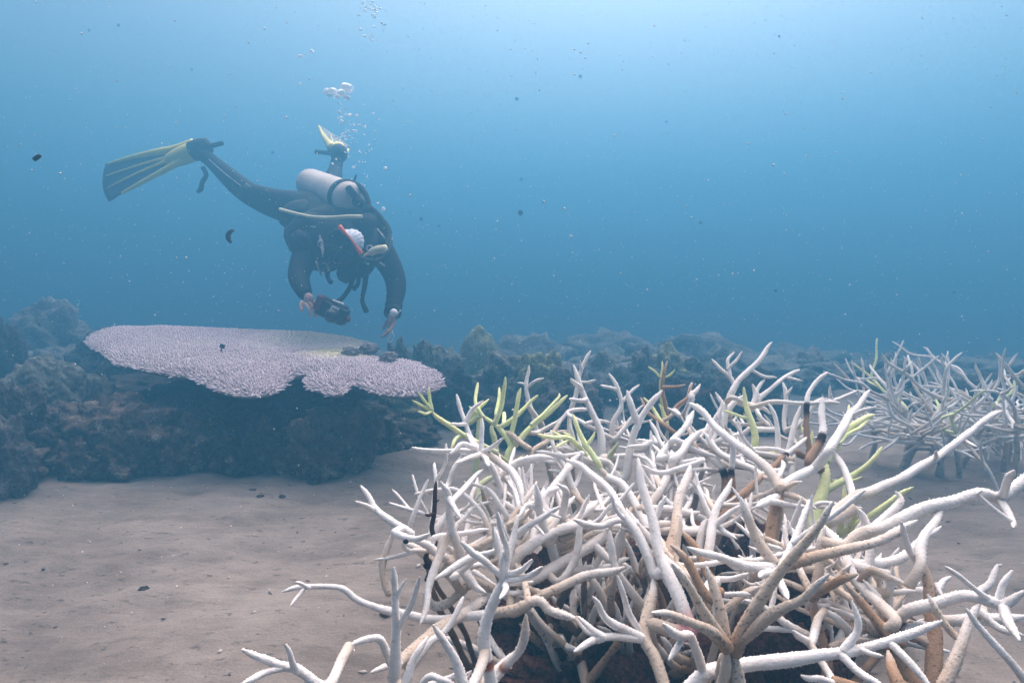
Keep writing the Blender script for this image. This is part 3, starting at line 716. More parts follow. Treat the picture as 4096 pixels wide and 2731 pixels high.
TR['rightarms'] = [
 ('D','w',1.05,1.30,80,34,[1130,1240, 1270,1085, 1400,1040, 1560,980, 1690,890, 1800,830, 1900,770, 2000,680, 2110,590, 2215,540]),
 ('D','+W',0,1.22,52,38,[1280,1080, 1230,940, 1150,785]),
 ('D','+W',0,1.20,26,16,[1975,725, 2010,745, 2058,765]),
 ('D','+W',0,1.14,30,24,[1790,835, 1800,810, 1803,792]),
 ('D','w',0.90,0.92,90,66,[1235,1400, 1330,1320, 1440,1270, 1600,1200, 1750,1150, 1900,1110, 2070,1065, 2190,1085, 2300,1000, 2420,900]),
 ('D','+W',0,0.84,58,40,[2195,1085, 2250,1000, 2290,915]),
 ('D','+W',0,0.83,56,30,[2195,1095, 2260,1180, 2285,1275]),
 ('D','W',0.92,0.92,66,50,[1395,1300, 1350,1215, 1308,1155]),
 ('D','W',0.94,0.96,66,42,[1440,1260, 1530,1160, 1570,1100, 1545,1045]),
 ('D','W',0.86,0.85,26,20,[2080,1080, 2060,1060, 2090,1040]),
 ('C','w',0.84,0.92,60,30,[1810,600, 1815,500, 1830,440, 1890,370, 1947,268]),
 ('C','+W',0,0.88,40,30,[1830,450, 1870,430, 1918,400]),
 ('C','B',0.78,0.86,92,56,[1850,1260, 1885,1000, 1855,850, 1845,700, 1815,560]),
 ('C','W',0.86,0.84,40,28,[1780,575, 1745,480, 1708,375]),
 ('C','W',0.94,0.98,64,50,[1420,600, 1560,605, 1650,590, 1740,540, 1810,460]),
 ('C','w',0.92,0.96,56,40,[1525,720, 1540,560, 1560,500, 1620,440]),
 ('C','w',0.80,1.0,66,44,[1690,900, 1560,780, 1470,660, 1400,520, 1308,398]),
 ('C','w',0.82,0.74,70,56,[1660,900, 1760,830, 1900,800, 2030,770, 2140,790, 2240,805, 2360,735]),
 ('C','+W',0,0.76,36,22,[2190,780, 2050,700, 1938,608]),
 ('C','+W',0,0.76,42,30,[2215,790, 2250,710, 2292,628]),
 ('C','+W',0,0.70,56,44,[2240,810, 2280,920, 2330,1000]),
 ('C','w',0.84,0.80,66,54,[1900,890, 2050,890, 2200,890, 2370,868]),
 ('C','w',0.70,0.72,60,26,[2420,1290, 2352,1200, 2250,1070, 2150,950, 2048,828]),
 ('C','b',0.72,0.76,84,36,[1900,1290, 1930,1219, 2000,1060, 2060,920, 2120,805]),
 ('C','P',0.76,0.78,48,30,[2010,985, 1930,900, 1848,755]),
 ('C','w',0.82,0.80,56,46,[1680,1010, 1750,920, 1860,905]),
 ('C','w',0.90,0.9,44,34,[1640,850, 1650,740, 1662,610]),
 ('C','+w',0,0.9,40,30,[1650,750, 1720,740, 1790,738]),
 ('C','b',0.88,0.84,42,30,[1550,625, 1650,670, 1748,712]),
 ('C','W',0.92,0.94,40,26,[1900,730, 1940,690, 1972,660]),
 ('C','w',0.86,0.88,44,26,[2100,760, 2180,690, 2215,595]),
 ('C','W',0.84,0.82,28,18,[1890,700, 1910,740, 1930,770]),
 ('C','w',0.8,0.76,46,34,[2120,840, 2230,930, 2352,970]),
]
TR['brownfront'] = [
 ('C','Y',0.68,0.68,96,84,[860,1330, 845,1200, 832,1040]),
 ('C','Y',0.68,0.62,88,34,[830,1060, 920,890, 1020,720, 1110,590, 1220,440, 1355,268]),
 ('C','Y',0.68,0.70,70,40,[800,1040, 770,880, 720,740, 688,608]),
 ('C','Y',0.67,0.64,80,40,[800,1040, 760,980, 680,850, 600,720, 508,592]),
 ('C','Y',0.67,0.60,74,36,[800,1030, 700,940, 560,880, 402,850]),
 ('C','Y',0.68,0.60,80,38,[840,1010, 920,945, 1000,880, 1110,820, 1210,770, 1332,648]),
 ('C','P',0.84,0.86,66,44,[1035,600, 1030,570, 960,470, 920,370, 868,248]),
 ('C','+W',0,0.76,64,32,[1040,620, 1000,620, 900,610, 780,570, 588,508]),
 ('C','+b',0,0.86,72,40,[1050,610, 1100,600, 1250,560, 1400,530, 1560,480, 1700,420, 1795,368]),
 ('C','+W',0,0.74,44,36,[1020,640, 990,650, 968,665]),
 ('C','+W',0,0.76,50,40,[1050,640, 1080,710, 1115,780]),
 ('C','B',0.86,0.88,58,46,[700,770, 640,680, 580,570, 500,495]),
 ('C','B',0.84,0.86,62,50,[1310,1250, 1310,1130, 1300,1000, 1270,880, 1245,750]),
 ('C','b',0.86,0.9,50,36,[1260,780, 1210,690, 1168,595]),
 ('C','B',0.86,0.82,60,46,[1230,770, 1360,700, 1482,648]),
 ('C','B',0.80,0.84,66,46,[1690,1010, 1600,920, 1520,820, 1418,700]),
 ('C','B',0.70,0.74,76,66,[1680,1290, 1670,1150, 1640,1050]),
 ('C','w',0.86,0.84,52,38,[1510,1000, 1400,910, 1308,838]),
 ('C','P',0.9,0.92,56,44,[1250,760, 1280,620, 1290,480, 1310,400]),
 ('C','P',0.84,0.82,52,44,[1340,1035, 1430,1010, 1540,990]),
 ('C','W',0.90,0.84,36,24,[720,680, 820,670, 922,648]),
 ('C','W',0.88,0.82,36,24,[740,740, 820,745, 918,757]),
 ('C','P',0.92,0.94,44,34,[780,840, 870,760, 970,715]),
 ('C','B',0.92,0.96,56,46,[690,640, 660,580, 640,520, 560,420]),
 ('C','b',0.86,0.84,44,34,[1600,990, 1540,930, 1500,870]),
 ('C','w',0.8,0.76,44,36,[1240,1000, 1190,980, 1140,945]),
 ('C','w',0.74,0.70,44,30,[1350,1215, 1260,1200, 1185,1180]),
]
TR['whitefront'] = [
 ('C','W',0.73,0.70,96,36,[560,1290, 640,1200, 720,1160, 800,1150, 950,1120, 1130,1095, 1280,1070, 1420,1050, 1520,1030, 1660,1000, 1800,960, 1923,893]),
 ('C','+W',0,0.72,50,30,[1400,1055, 1470,980, 1482,890, 1450,788]),
 ('C','+W',0,0.68,30,20,[1490,1045, 1550,1065, 1612,1078]),
 ('C','+W',0,0.66,50,44,[1390,1080, 1500,1160, 1620,1240]),
 ('C','+W',0,0.66,46,42,[1650,1010, 1750,1110, 1870,1250]),
 ('C','W',0.74,0.66,58,46,[690,1200, 670,1150, 640,1060, 600,980, 530,970, 462,908]),
 ('C','+W',0,0.66,40,32,[560,985, 530,1040, 492,1098]),
]
TR['greenleft'] = [
 ('A','G',1.36,1.38,62,46,[1055,920, 1050,850, 1065,790, 1000,700, 945,640]),
 ('A','+G',0,1.38,46,28,[1070,800, 1065,700, 1100,540, 1127,418]),
 ('A','+G',0,1.44,52,26,[1075,820, 1130,740, 1190,680, 1290,600, 1340,550, 1437,463]),
 ('A','+G',0,1.44,28,20,[1335,560, 1360,500, 1383,450]),
 ('A','+G',0,1.38,44,26,[955,645, 1000,560, 1015,450, 1027,342]),
 ('A','+G',0,1.44,30,22,[985,560, 983,490, 985,412]),
 ('A','+G',0,1.40,40,26,[980,680, 1060,620, 1150,550, 1242,462]),
 ('A','+G',0,1.40,38,24,[960,660, 880,610, 830,580, 788,535]),
 ('A','+G',0,1.44,32,22,[825,580, 822,510, 846,378]),
 ('A','+G',0,1.32,34,24,[1050,915, 1010,880, 972,845]),
 ('A','+G',0,1.34,32,22,[1055,920, 1100,890, 1155,853]),
 ('A','+G',0,1.5,36,26,[1040,640, 1020,600, 1020,575]),
 ('A','G',1.30,1.28,44,32,[750,730, 640,650, 560,590, 540,560]),
 ('A','+G',0,1.28,30,20,[540,565, 530,490, 519,408]),
 ('A','+G',0,1.26,28,20,[540,560, 490,500, 447,440]),
 ('A','+G',0,1.26,28,18,[535,565, 470,530, 413,498]),
 ('A','+G',0,1.24,26,18,[540,570, 500,578, 448,570]),
 ('A','+G',0,1.26,34,24,[740,725, 690,760, 668,815]),
 ('A','G',1.40,1.42,36,26,[785,650, 810,600, 850,550, 917,488]),
 ('A','g',1.42,1.44,64,52,[830,1000, 840,880, 860,750, 850,600]),
 ('A','g',1.34,1.40,56,46,[850,1180, 840,1090, 880,1040, 960,990]),
 ('A','g',1.44,1.46,50,40,[960,880, 950,760, 930,690, 950,640]),
]
TR['greenmid'] = [
 ('A','G',1.24,1.28,52,28,[1640,920, 1600,850, 1550,770, 1510,690, 1470,588]),
 ('A','+G',0,1.26,30,22,[1575,785, 1595,745, 1617,703]),
 ('A','G',1.28,1.18,42,28,[1570,870, 1500,790, 1430,745, 1330,745, 1238,718]),
 ('A','+G',0,1.18,26,20,[1440,760, 1400,780, 1362,803]),
 ('A','+G',0,1.24,26,18,[1410,745, 1370,720, 1328,700]),
 ('A','+G',0,1.28,26,18,[1490,775, 1450,740, 1405,708]),
 ('A','g',1.36,1.34,44,34,[1690,960, 1720,870, 1760,800, 1770,770]),
]
TR['greentop'] = [
 ('A','B',1.70,1.74,34,20,[2095,680, 2085,560, 2070,450, 2075,330, 2095,235]),
 ('A','G',1.72,1.74,24,16,[2070,620, 2058,520, 2055,350, 2061,238]),
 ('A','+G',0,1.72,20,14,[2055,350, 2015,315, 1967,273]),
 ('A','+G',0,1.72,20,14,[2070,352, 2110,330, 2148,293]),
 ('A','B',1.68,1.68,24,16,[2080,412, 2150,405, 2217,393]),
 ('A','G',1.64,1.68,34,20,[2075,660, 2010,560, 1938,478]),
 ('A','B',1.60,1.68,36,22,[2140,710, 2050,640, 1960,560, 1918,478]),
 ('A','P',1.64,1.68,30,18,[2120,600, 2180,530, 2230,480, 2257,378]),
 ('A','G',1.66,1.66,30,22,[2090,640, 2060,560, 2040,520]),
 ('A','W',1.58,1.60,34,24,[2190,610, 2150,580, 2095,545]),
]
TR['greenright'] = [
 ('D','G',1.40,1.44,54,28,[650,820, 655,720, 640,620, 610,520, 590,388]),
 ('D','+G',0,1.42,24,16,[615,590, 540,565, 464,537]),
 ('D','G',1.24,1.30,100,70,[1040,1280, 1060,1150, 1085,1000, 1110,840]),
 ('D','+G',0,1.28,56,26,[1090,1060, 1210,990, 1330,900, 1400,830, 1462,763]),
 ('D','+G',0,1.4,54,34,[1105,860, 1190,720, 1250,650, 1330,600, 1412,563]),
 ('D','+G',0,1.4,30,22,[1250,650, 1320,640, 1395,570]),
 ('D','+G',0,1.38,34,22,[1225,680, 1245,600, 1252,500]),
 ('D','+G',0,1.26,30,20,[1205,990, 1270,980, 1332,955]),
 ('D','G',1.12,1.06,54,30,[1130,1350, 1280,1260, 1420,1170, 1540,1100, 1658,1018]),
 ('D','+G',0,1.1,44,32,[1190,1310, 1205,1150, 1225,1010]),
 ('D','+G',0,1.06,40,30,[1260,1270, 1290,1200, 1285,1150]),
 ('D','G',1.38,1.42,34,22,[1030,800, 985,710, 948,635]),
 ('D','+G',0,1.4,24,18,[1010,760, 1015,710, 1020,665]),
 ('D','G',1.22,1.16,44,30,[1080,1330, 1120,1290, 1180,1200]),
]
TR['dead'] = [
 ('A','D',1.02,1.04,44,30,[500,1600, 545,1500, 570,1430, 545,1340, 555,1230, 560,1120, 568,1028]),
 ('A','+D',0,1.0,28,20,[555,1240, 525,1260, 495,1250]),
 ('A','+D',0,1.03,20,16,[560,1175, 590,1150]),
 ('B','D',1.0,1.0,46,36,[1190,620, 1215,540, 1180,480, 1215,420]),
]
LAB = {
 'star': 'white staghorn coral with five tips starring from one joint, upper left of the thicket',
 'leftwhite': 'white staghorn coral at the left side of the thicket, beside the dark dead stick',
 'frontleft': 'white staghorn coral with one long arm reaching left over the bare sand',
 'banded': 'white staghorn coral in front whose stem has a rust brown band',
 'centre': 'tangled white staghorn coral in the middle of the thicket, with rounded upright stubs',
 'upperleft': 'white staghorn coral behind the yellow green coral, with tall forked branches',
 'diagonal': 'white staghorn coral with long parallel diagonal branches, one with a pink foot',
 'behindmid': 'white staghorn coral with a big V of branches and black banded stems',
 'upperback': 'white staghorn coral with the highest forked tip at the back of the thicket',
 'rightarms': 'white staghorn coral with two long bare arms reaching right over the sand',
 'brownfront': 'brown speckled staghorn coral in front, forked like an open hand',
 'whitefront': 'white staghorn coral whose arm lies low across the brown speckled stem',
 'greenleft': 'large yellow green staghorn coral at the left end of the thicket',
 'greenmid': 'small yellow green staghorn coral between the tall white stems',
 'greentop': 'brown staghorn stem with yellow green tips at the top of the thicket',
 'greenright': 'yellow green staghorn coral in the gap under the long right arms',
 'dead': 'dark dead coral stick standing among the white branches',
}
CENTRE = np.array([0.36, 1.25])
PATHS = []                                              # (3-D dense path, radius) of the traced branches
COLONY = {}

def crop_px(c, x, y):
    x0, y0, s = CROP[c]; return x0 + x * s, y0 + y * s, s

def to_ground(p, r, scheme, mb_name, col, spread=0.35):
    gx_, gy_ = p[0] + (CENTRE[0] - p[0]) * spread * random.uniform(0.3, 1) + random.uniform(-.04, .04), p[1] + (CENTRE[1] + 0.1 - p[1]) * spread * random.uniform(0.3, 1) + random.uniform(0, .08)
    gz = ground_z(gx_, gy_) - 0.02
    mid = (np.array(p) * 0.55 + np.array([gx_, gy_, gz]) * 0.45) + np.array([random.uniform(-.02, .02), random.uniform(-.01, .03), 0])
    mb = MB(); coral_tube(mb, [np.array([gx_, gy_, gz]), mid, np.array(p)], [r * 1.35, r * 1.15, r], scheme, spike=0.0007, step=0.005, seg=10)
    mb.build('stem', M_CORAL, col)

ALLSEG = {}
for name, traces in TR.items():
    segs = []; main = None
    for (crop, sch, d0, d1, w0, w1, xy) in traces:
        pts = [crop_px(crop, xy[i], xy[i + 1]) for i in range(0, len(xy), 2)]
        sub = sch[0] == '+'
        px = np.array([p[:2] for p in pts]); s = pts[0][2]
        if sub:
            # spring from the nearest place on the parent
            mpx, md = main
            k = int(np.argmin(np.linalg.norm(mpx - px[0], axis=1))); d0 = md[k]
            px = np.vstack([(px[0] + mpx[k]) / 2, px[1:]])
        acc = np.r_[0, np.cumsum(np.linalg.norm(np.diff(px, axis=0), axis=1))]; acc /= acc[-1]
        dd = d0 + (d1 - d0) * acc
        w = (w0 + (w1 - w0) * acc) * s * (0.82 if sch.lstrip('+') in 'Gg' else 0.88)
        X = np.stack([P(a, b, c) for (a, b), c in zip(px, dd)])
        R = w * dd / FPX / 2
        if not sub:
            sp = spline(np.column_stack([px, dd]), 12); main = (sp[:, :2], sp[:, 2])
        segs.append([sch.lstrip('+'), sub, X, R, len(PATHS)])
        PATHS.append((spline(X, 8), R.mean(), name))
    ALLSEG[name] = segs

for name, segs in ALLSEG.items():
    c = np.mean([X[0] for _, sub, X, R, _ in segs if not sub], axis=0)
    base = (c[0], c[1], ground_z(c[0], c[1]))
    col = thing('staghorn_coral' if name != 'dead' else 'dead_coral', base, LAB[name], 'coral', 'staghorn corals of the near thicket' if name != 'dead' else None)
    COLONY[name] = (col, c)
    for n_, (sch, sub, X, R, pid) in enumerate(segs):
        foot = False
        if not sub:
            # grow out of a neighbour's branch when one is close below, else down to the ground
            best, bp = 9, None
            for j, (pp, rr, nm) in enumerate(PATHS):
                if pid <= j <= pid + 8 and nm == name: continue
                dist = np.linalg.norm(pp - X[0], axis=1) + 3 * np.maximum(0, pp[:, 2] - X[0][2] - 0.02)
                k = int(np.argmin(dist))
                if dist[k] < best: best, bp = dist[k], pp[k]
            if best < 0.09 and sch != 'Y' and name not in ('dead', 'whitefront'):
                if best > 0.012: X = np.vstack([bp, X]); R = np.r_[R[0] * 1.02, R]
            else: foot = X[0][2] > 0.08
        mb = MB(); near = X[:, 1].mean() < 1.0
        coral_tube(mb, X, R, sch, spike=0.0014 if sch not in 'YBD' else 0.0008, step=0.0018 if near else 0.0024, seg=18 if near else 14)
        mb.build('branch', M_CORAL, col)
        if foot: to_ground(X[0], R[0] * 0.95, 'E' if sch in 'D' else 'S', 'stem', col)

# ---- branches deeper in the thicket, between the traced ones
POLY = [(1560, 2000), (1720, 1820), (2000, 1740), (2300, 1690), (2700, 1620), (3080, 1620), (3300, 1720), (3360, 1900), (3500, 2150), (3720, 2380), (3900, 2731), (1750, 2731), (1780, 2450), (1600, 2250)]
def inside(x, y, poly):
    r = False; n = len(poly)
    for i in range(n):
        x1, y1 = poly[i]; x2, y2 = poly[i - 1]
        if (y1 > y) != (y2 > y) and x < (x2 - x1) * (y - y1) / (y2 - y1) + x1: r = not r
    return r

# what the traced branches cover in the picture, and how far away they are
ZB = {}
def to_px(p):
    r = np.asarray(p) - CAM; dp = r @ FWD
    return 2048 + (r @ RGT) / dp * FPX, 1365.5 - (r @ UPV) / dp * FPX, dp
for pth, r_, _ in PATHS:
    X_, Y_, D_ = to_px(pth)
    for x_, y_, d_ in zip(X_, Y_, D_):
        w_ = int(r_ / d_ * FPX / 12) + 1
        for i_ in range(-w_, w_ + 1):
            for j_ in range(-w_, w_ + 1):
                k_ = (int(x_ / 12) + i_, int(y_ / 12) + j_); ZB[k_] = min(ZB.get(k_, 99), d_)
def covers(limbs):
    """share of a limb's length that would hide a traced branch, and share that sticks out of the thicket"""
    n = c = o = 0
    for l in limbs:
        X_, Y_, D_ = to_px(l)
        for x_, y_, d_ in zip(X_, Y_, D_):
            n += 1; c += ZB.get((int(x_ / 12), int(y_ / 12)), 0) > d_ + 0.012; o += not inside(x_, y_, POLY)
    return c / n, o / n

def grow(p, d, L, r, col, lvl, sch, nm='branch', spike=0.0013, step=0.0032, seg=10, up=0.35, kids=(1, 3), twist=0.35, check=None):
    """a wandering branch with side twigs; every limb is its own mesh, its twigs belong to it"""
    d = np.array(d, dtype=float); d /= np.linalg.norm(d)
    pts = [np.array(p, dtype=float)]; n = 4
    for i in range(n):
        d = d + RNG.normal(0, twist * 0.5, 3) + np.array([0, 0, up * 0.3]); d /= np.linalg.norm(d)
        pts.append(pts[-1] + d * L / n)
    c = spline(np.array(pts), 8); tw = []
    for k in range(random.randint(*kids) if lvl > 0 else 0):
        t = random.uniform(0.35, 0.85); i = int(t * (len(c) - 1)); tan = c[min(i + 1, len(c) - 1)] - c[i - 1]; tan /= np.linalg.norm(tan)
        v = RNG.normal(0, 1, 3); v -= tan * v.dot(tan); v /= np.linalg.norm(v)
        dv = tan * 0.75 + v * 0.8 + np.array([0, 0, 0.25]); dv /= np.linalg.norm(dv)
        l2 = L * random.uniform(0.3, 0.55); q = c[i]
        tw.append([q, q + dv * l2 * 0.5 + RNG.normal(0, 0.004, 3), q + dv * l2 + np.array([0, 0, l2 * 0.12]) + RNG.normal(0, 0.006, 3)])
    if check:
        cv, ou = covers([c] + [spline(np.array(t_), 8) for t_ in tw])
        if cv > check[0] or ou > check[1]: return None
    mb = MB(); coral_tube(mb, pts, np.linspace(r, r * 0.62, n + 1), sch, spike=spike, step=step, seg=seg)
    for t_ in tw: coral_tube(mb, t_, [r * 0.72, r * 0.62, r * 0.48], {'X': 'W', 'B': 'b', 'S': 'B', 'w': 'W'}.get(sch, sch), spike=spike, step=step, seg=seg)
    mb.build(nm, M_CORAL, col)
    return c

names = [n for n in COLONY if n not in ('dead', 'greenleft', 'greenmid', 'greentop', 'greenright', 'star', 'banded', 'whitefront', 'frontleft')]
starts = [(p, r, nm) for (p, r, nm) in PATHS if nm in names and r > 0.005]
k = tries = 0
while k < 120:
    pth, r0, nm = random.choice(starts)
    b = pth[random.randint(0, int(len(pth) * 0.7))]
    rel = b - CAM; dep = rel @ FWD; px, py = 2048 + rel @ RGT / dep * FPX, 1365.5 - rel @ UPV / dep * FPX
    if not inside(px, py, POLY) or (px < 2330 and py < 1930 and dep < 1.5): continue
    ang = random.uniform(0, 2 * math.pi); el = random.uniform(-0.45, 0.6)
    dr = np.array([math.cos(ang) * math.cos(el), 0.35 + abs(math.sin(ang)) * math.cos(el) * 0.8, math.sin(el)])
    low = b[2] < 0.25
    sch = random.choice(['X', 'P', 'X', 'B']) if low else random.choice(['w', 'W', 'w', 'X', 'W'] if py < 2200 else ['w', 'X', 'w', 'X', 'P'])
    if len(COLONY[nm][0].children) > 97: continue
    c_ = grow(b, dr, random.uniform(0.10, 0.20), min(0.0078, r0 * 0.9), COLONY[nm][0], 1, sch, up=0.2, twist=0.22, check=(0.12, 0.12))
    tries += 1
    if tries > 4000: break
    if c_ is None: continue
    starts.append((c_, r0 * 0.85, nm))
    k += 1

# ---- brown, algae covered branches low in the right half
k = 0
lows = [n for n in ('brownfront', 'rightarms', 'behindmid', 'diagonal', 'centre')]
while k < 400:
    px, py = random.uniform(2250, 3450), random.uniform(2080, 2731)
    if not inside(px, py, POLY): continue
    d = dflt(py) + random.uniform(0.12, 0.40); b = P(px, py, d); gz = ground_z(b[0], b[1])
    nm = min(lows, key=lambda n: np.linalg.norm((COLONY[n][1] - b)[:2]) + len(COLONY[n][0].children) * 0.004)
    if len(COLONY[nm][0].children) > 96: nm = random.choice([n for n in lows if len(COLONY[n][0].children) < 97])
    a = random.uniform(0, 6.283); el = random.uniform(0.3, 1.3)
    grow((b[0], b[1], gz - 0.01 + random.random() * 0.1), (math.cos(a) * math.cos(el), math.sin(a) * math.cos(el), math.sin(el)), random.uniform(0.14, 0.30), random.uniform(0.008, 0.0115), COLONY[nm][0], 1, random.choice(['B', 'B', 'b', 'E', 'X']), spike=0.0008, kids=(1, 2), check=(0.2, 0.15))
    k += 1

# ---- the dead, turf covered foot of the thicket; flat mats stand in for shade
for i, (px, py, d, w, h, lab) in enumerate([
    (2700, 2480, 1.12, 0.16, 0.12, 'red brown turf covered lump under the middle of the thicket'),
    (3080, 2420, 1.06, 0.12, 0.17, 'dark red overgrown block behind the brown speckled fork'),
    (3200, 2260, 1.18, 0.09, 0.22, 'upright brown sponge covered stump between the brown stems'),
    (2480, 2330, 1.25, 0.15, 0.13, 'dark purple brown lump seen through the white branches'),
    (2200, 2230, 1.38, 0.13, 0.16, 'dark lump behind the white branches left of the middle'),
    (2900, 2160, 1.40, 0.17, 0.17, 'dark brown lump behind the big white V'),
    (3350, 2560, 1.02, 0.13, 0.10, 'red brown lump at the right foot of the thicket'),
    (2400, 2650, 1.20, 0.20, 0.07, 'low mat coloured as the dark shade under the front branches'),
    (2850, 2560, 1.16, 0.34, 0.06, 'wide mat coloured as the dark red shade under the brown stems'),
    (2230, 2560, 1.30, 0.17, 0.05, 'dark red patch coloured as shaded sand under the left half of the thicket'),
    (3000, 2050, 1.62, 0.30, 0.10, 'dark rubble bank at the back of the thicket')]):
    p = P(px, py, d); gz = ground_z(p[0], p[1])
    rock('turf_lump', (p[0], p[1], gz + h * 0.45), (w, w * 0.7, h), M_ROCK_RED, lab, 'dead coral', 'dead turf covered lumps under the thicket', sub=6, seed=160 + i, rough=0.5, lump=3.2, lobes=0.45)

# ---- the second thicket, farther right
far_cols = [
 (3720, 2.6, 'pale blue staghorn coral at the left end of the far thicket', 0.27),
 (3960, 2.8, 'pale blue staghorn coral in the middle of the far thicket', 0.31),
 (4200, 2.5, 'pale blue staghorn coral at the right edge of the far thicket', 0.33),
]
for i, (px, d, lab, hh) in enumerate(far_cols):
    x = (px - 2048) / FPX * d; y = d
    gz = ground_z(x, y)
    col = thing('staghorn_coral', (x, y, gz), lab, 'coral', 'staghorn corals of the far thicket')
    for j in range(7):
        bx, by = x + random.uniform(-0.20, 0.20), y + random.uniform(-0.2, 0.2)
        top = np.array([bx + random.uniform(-.08, .08), by + random.uniform(-.06, .06), gz + random.uniform(0.15, hh)])
        mb = MB(); coral_tube(mb, [(bx, by, gz - 0.02), ((bx + top[0]) / 2 + .015, (by + top[1]) / 2, (gz + top[2]) / 2), top], [0.012, 0.010, 0.009], 'X', spike=0.0006, step=0.006, seg=9)
        mb.build('stem', M_CORAL, col)
        for m in range(6):
            z = top - (top - np.array([bx, by, gz])) * random.uniform(0, 0.35)
            a = random.uniform(0, 6.283); el = random.uniform(-0.2, 0.6)
            sch = 'G' if (m == 0 and j % 4 == 0) else random.choice(['w', 'W', 'X'])
            grow(z, (math.cos(a) * math.cos(el), math.sin(a) * math.cos(el), math.sin(el)), random.uniform(0.20, 0.40), random.uniform(0.007, 0.0095), col, 1, sch, spike=0.0012, step=0.0045, seg=8, up=0.05, kids=(1, 2), twist=0.6)
# arms of the far thicket that stand out against the water
FT = {0: [([1500, 470, 1400, 420, 1330, 370, 1215, 340, 1090, 290], 22, 12), ([1250, 345, 1200, 290, 1155, 240], 18, 12), ([1900, 470, 1800, 450, 1700, 390, 1600, 300, 1500, 240, 1457, 180], 28, 16),
          ([1720, 740, 1650, 650, 1540, 580, 1490, 480, 1500, 400], 26, 18), ([1590, 300, 1620, 260, 1648, 225], 20, 12), ([1780, 750, 1600, 735, 1450, 715, 1280, 680], 26, 14), ([1500, 720, 1400, 740, 1310, 790], 20, 12)],
      1: [([1840, 480, 1850, 380, 1870, 260, 1965, 170], 26, 14), ([1865, 270, 1840, 230, 1835, 195], 20, 12), ([2180, 560, 2120, 420, 2070, 320, 2048, 235], 26, 14), ([2150, 420, 2200, 330, 2195, 220], 20, 14)],
      2: [([2352, 400, 2280, 300, 2220, 230, 2172, 175], 26, 14), ([2250, 260, 2290, 210, 2312, 175], 20, 12), ([2352, 290, 2320, 310, 2230, 320], 22, 14)]}
fcols = [o for o in COL.objects if o.get('group') == 'staghorn corals of the far thicket']
for ci, lst in FT.items():
    for (xy, w0, w1) in lst:
        d = far_cols[ci][1] - 0.08
        pts = [P(*crop_px('D', xy[i], xy[i + 1])[:2], d + random.uniform(-0.02, 0.02)) for i in range(0, len(xy), 2)]
        mb = MB(); coral_tube(mb, pts, np.linspace(w0, w1, len(pts)) * 0.6361 * d / FPX / 2, 'w', spike=0.0012, step=0.004, seg=9)
        mb.build('branch', M_CORAL, fcols[ci])
# ------------------------------------------------------------------ the table coral
TO = [(65,238),(85,205),(130,180),(200,158),(300,146),(450,150),(650,154),(850,158),(1100,166),(1300,172),(1500,182),(1700,205),(1840,240),(1880,275),(1840,310),(1880,340),(1960,346),(2050,350),(2150,372),(2230,410),(2285,455),(2300,490),(2262,530),(2200,552),(2150,566),(2050,570),(1950,560),(1870,545),(1800,515),(1765,490),(1722,488),(1700,512),(1682,556),(1625,564),(1550,545),(1480,520),(1440,492),(1468,452),(1440,436),(1382,428),(1350,460),(1300,510),(1230,556),(1100,572),(1000,562),(900,536),(820,500),(750,470),(715,450),(620,444),(560,430),(450,415),(360,398),(270,374),(205,342),(190,325),(165,302),(110,276)]
def table_pt(px, py):
    """where the pixel's ray meets the tilted plane of the table"""
    z0, d0, slope = 0.9 - 0.488, 2.42, 0.074
    r = FWD + RGT * ((px - 2048) / FPX) + UPV * ((1365.5 - py) / FPX)
    # z = z0 + (y - d0) * slope
    k = (z0 - d0 * slope - CAM[2]) / (r[2] - slope * r[1])
    return CAM + k * r
TP = np.array([table_pt(300 + x * 0.6378, 1200 + y * 0.6378) for x, y in TO])
poly2 = TP[:, :2]
def pip(pts, poly):
    x, y = pts[:, 0], pts[:, 1]; r = np.zeros(len(pts), bool); n = len(poly)
    for i in range(n):
        x1, y1 = poly[i]; x2, y2 = poly[i - 1]
        with np.errstate(divide='ignore', invalid='ignore'):
            c = ((y1 > y) != (y2 > y)) & (x < (x2 - x1) * (y - y1) / (y2 - y1 + 1e-12) + x1)
        r ^= c
    return r
def edge_dist(pts, poly):
    best = np.full(len(pts), 9.0); dirv = np.zeros((len(pts), 2))
    for i in range(len(poly)):
        a, b = poly[i - 1], poly[i]; ab = b - a
        t = np.clip(((pts - a) @ ab) / (ab @ ab + 1e-12), 0, 1); q = a + t[:, None] * ab
        v = q - pts; d = np.linalg.norm(v, axis=1); m = d < best
        best[m] = d[m]; dirv[m] = v[m] / (d[m][:, None] + 1e-9)
    return best, dirv
def table_z(x, y, ed):
    und = np.array([0.028 * noise.noise(Vector((a * 2.2, b * 1.6, 4))) + 0.008 * noise.noise(Vector((a * 6, b * 6, 8))) for a, b in zip(np.atleast_1d(x), np.atleast_1d(y))])
    return (0.9 - 0.488) + (y - 2.42) * 0.074 + und * np.minimum(1, ed / 0.15) - 0.02 * np.exp(-ed / 0.06)

CT = thing('table_coral', (TP[:, 0].mean(), 3.0, ground_z(-1.1, 3.0)), 'broad flat lavender table coral below the diver', 'coral')
# plate: outline rings shrinking to the middle, above and below
cen = table_pt(1090, 1420)[:2]
bm = bmesh.new()
ed_lo, ed_hi = [], []
n = len(poly2)
fine = []
for i in range(n):
    a, b = poly2[i], poly2[(i + 1) % n]
    m = max(1, int(np.linalg.norm(b - a) / 0.03))
    fine += [a + (b - a) * k / m for k in range(m)]
fine = np.array(fine)
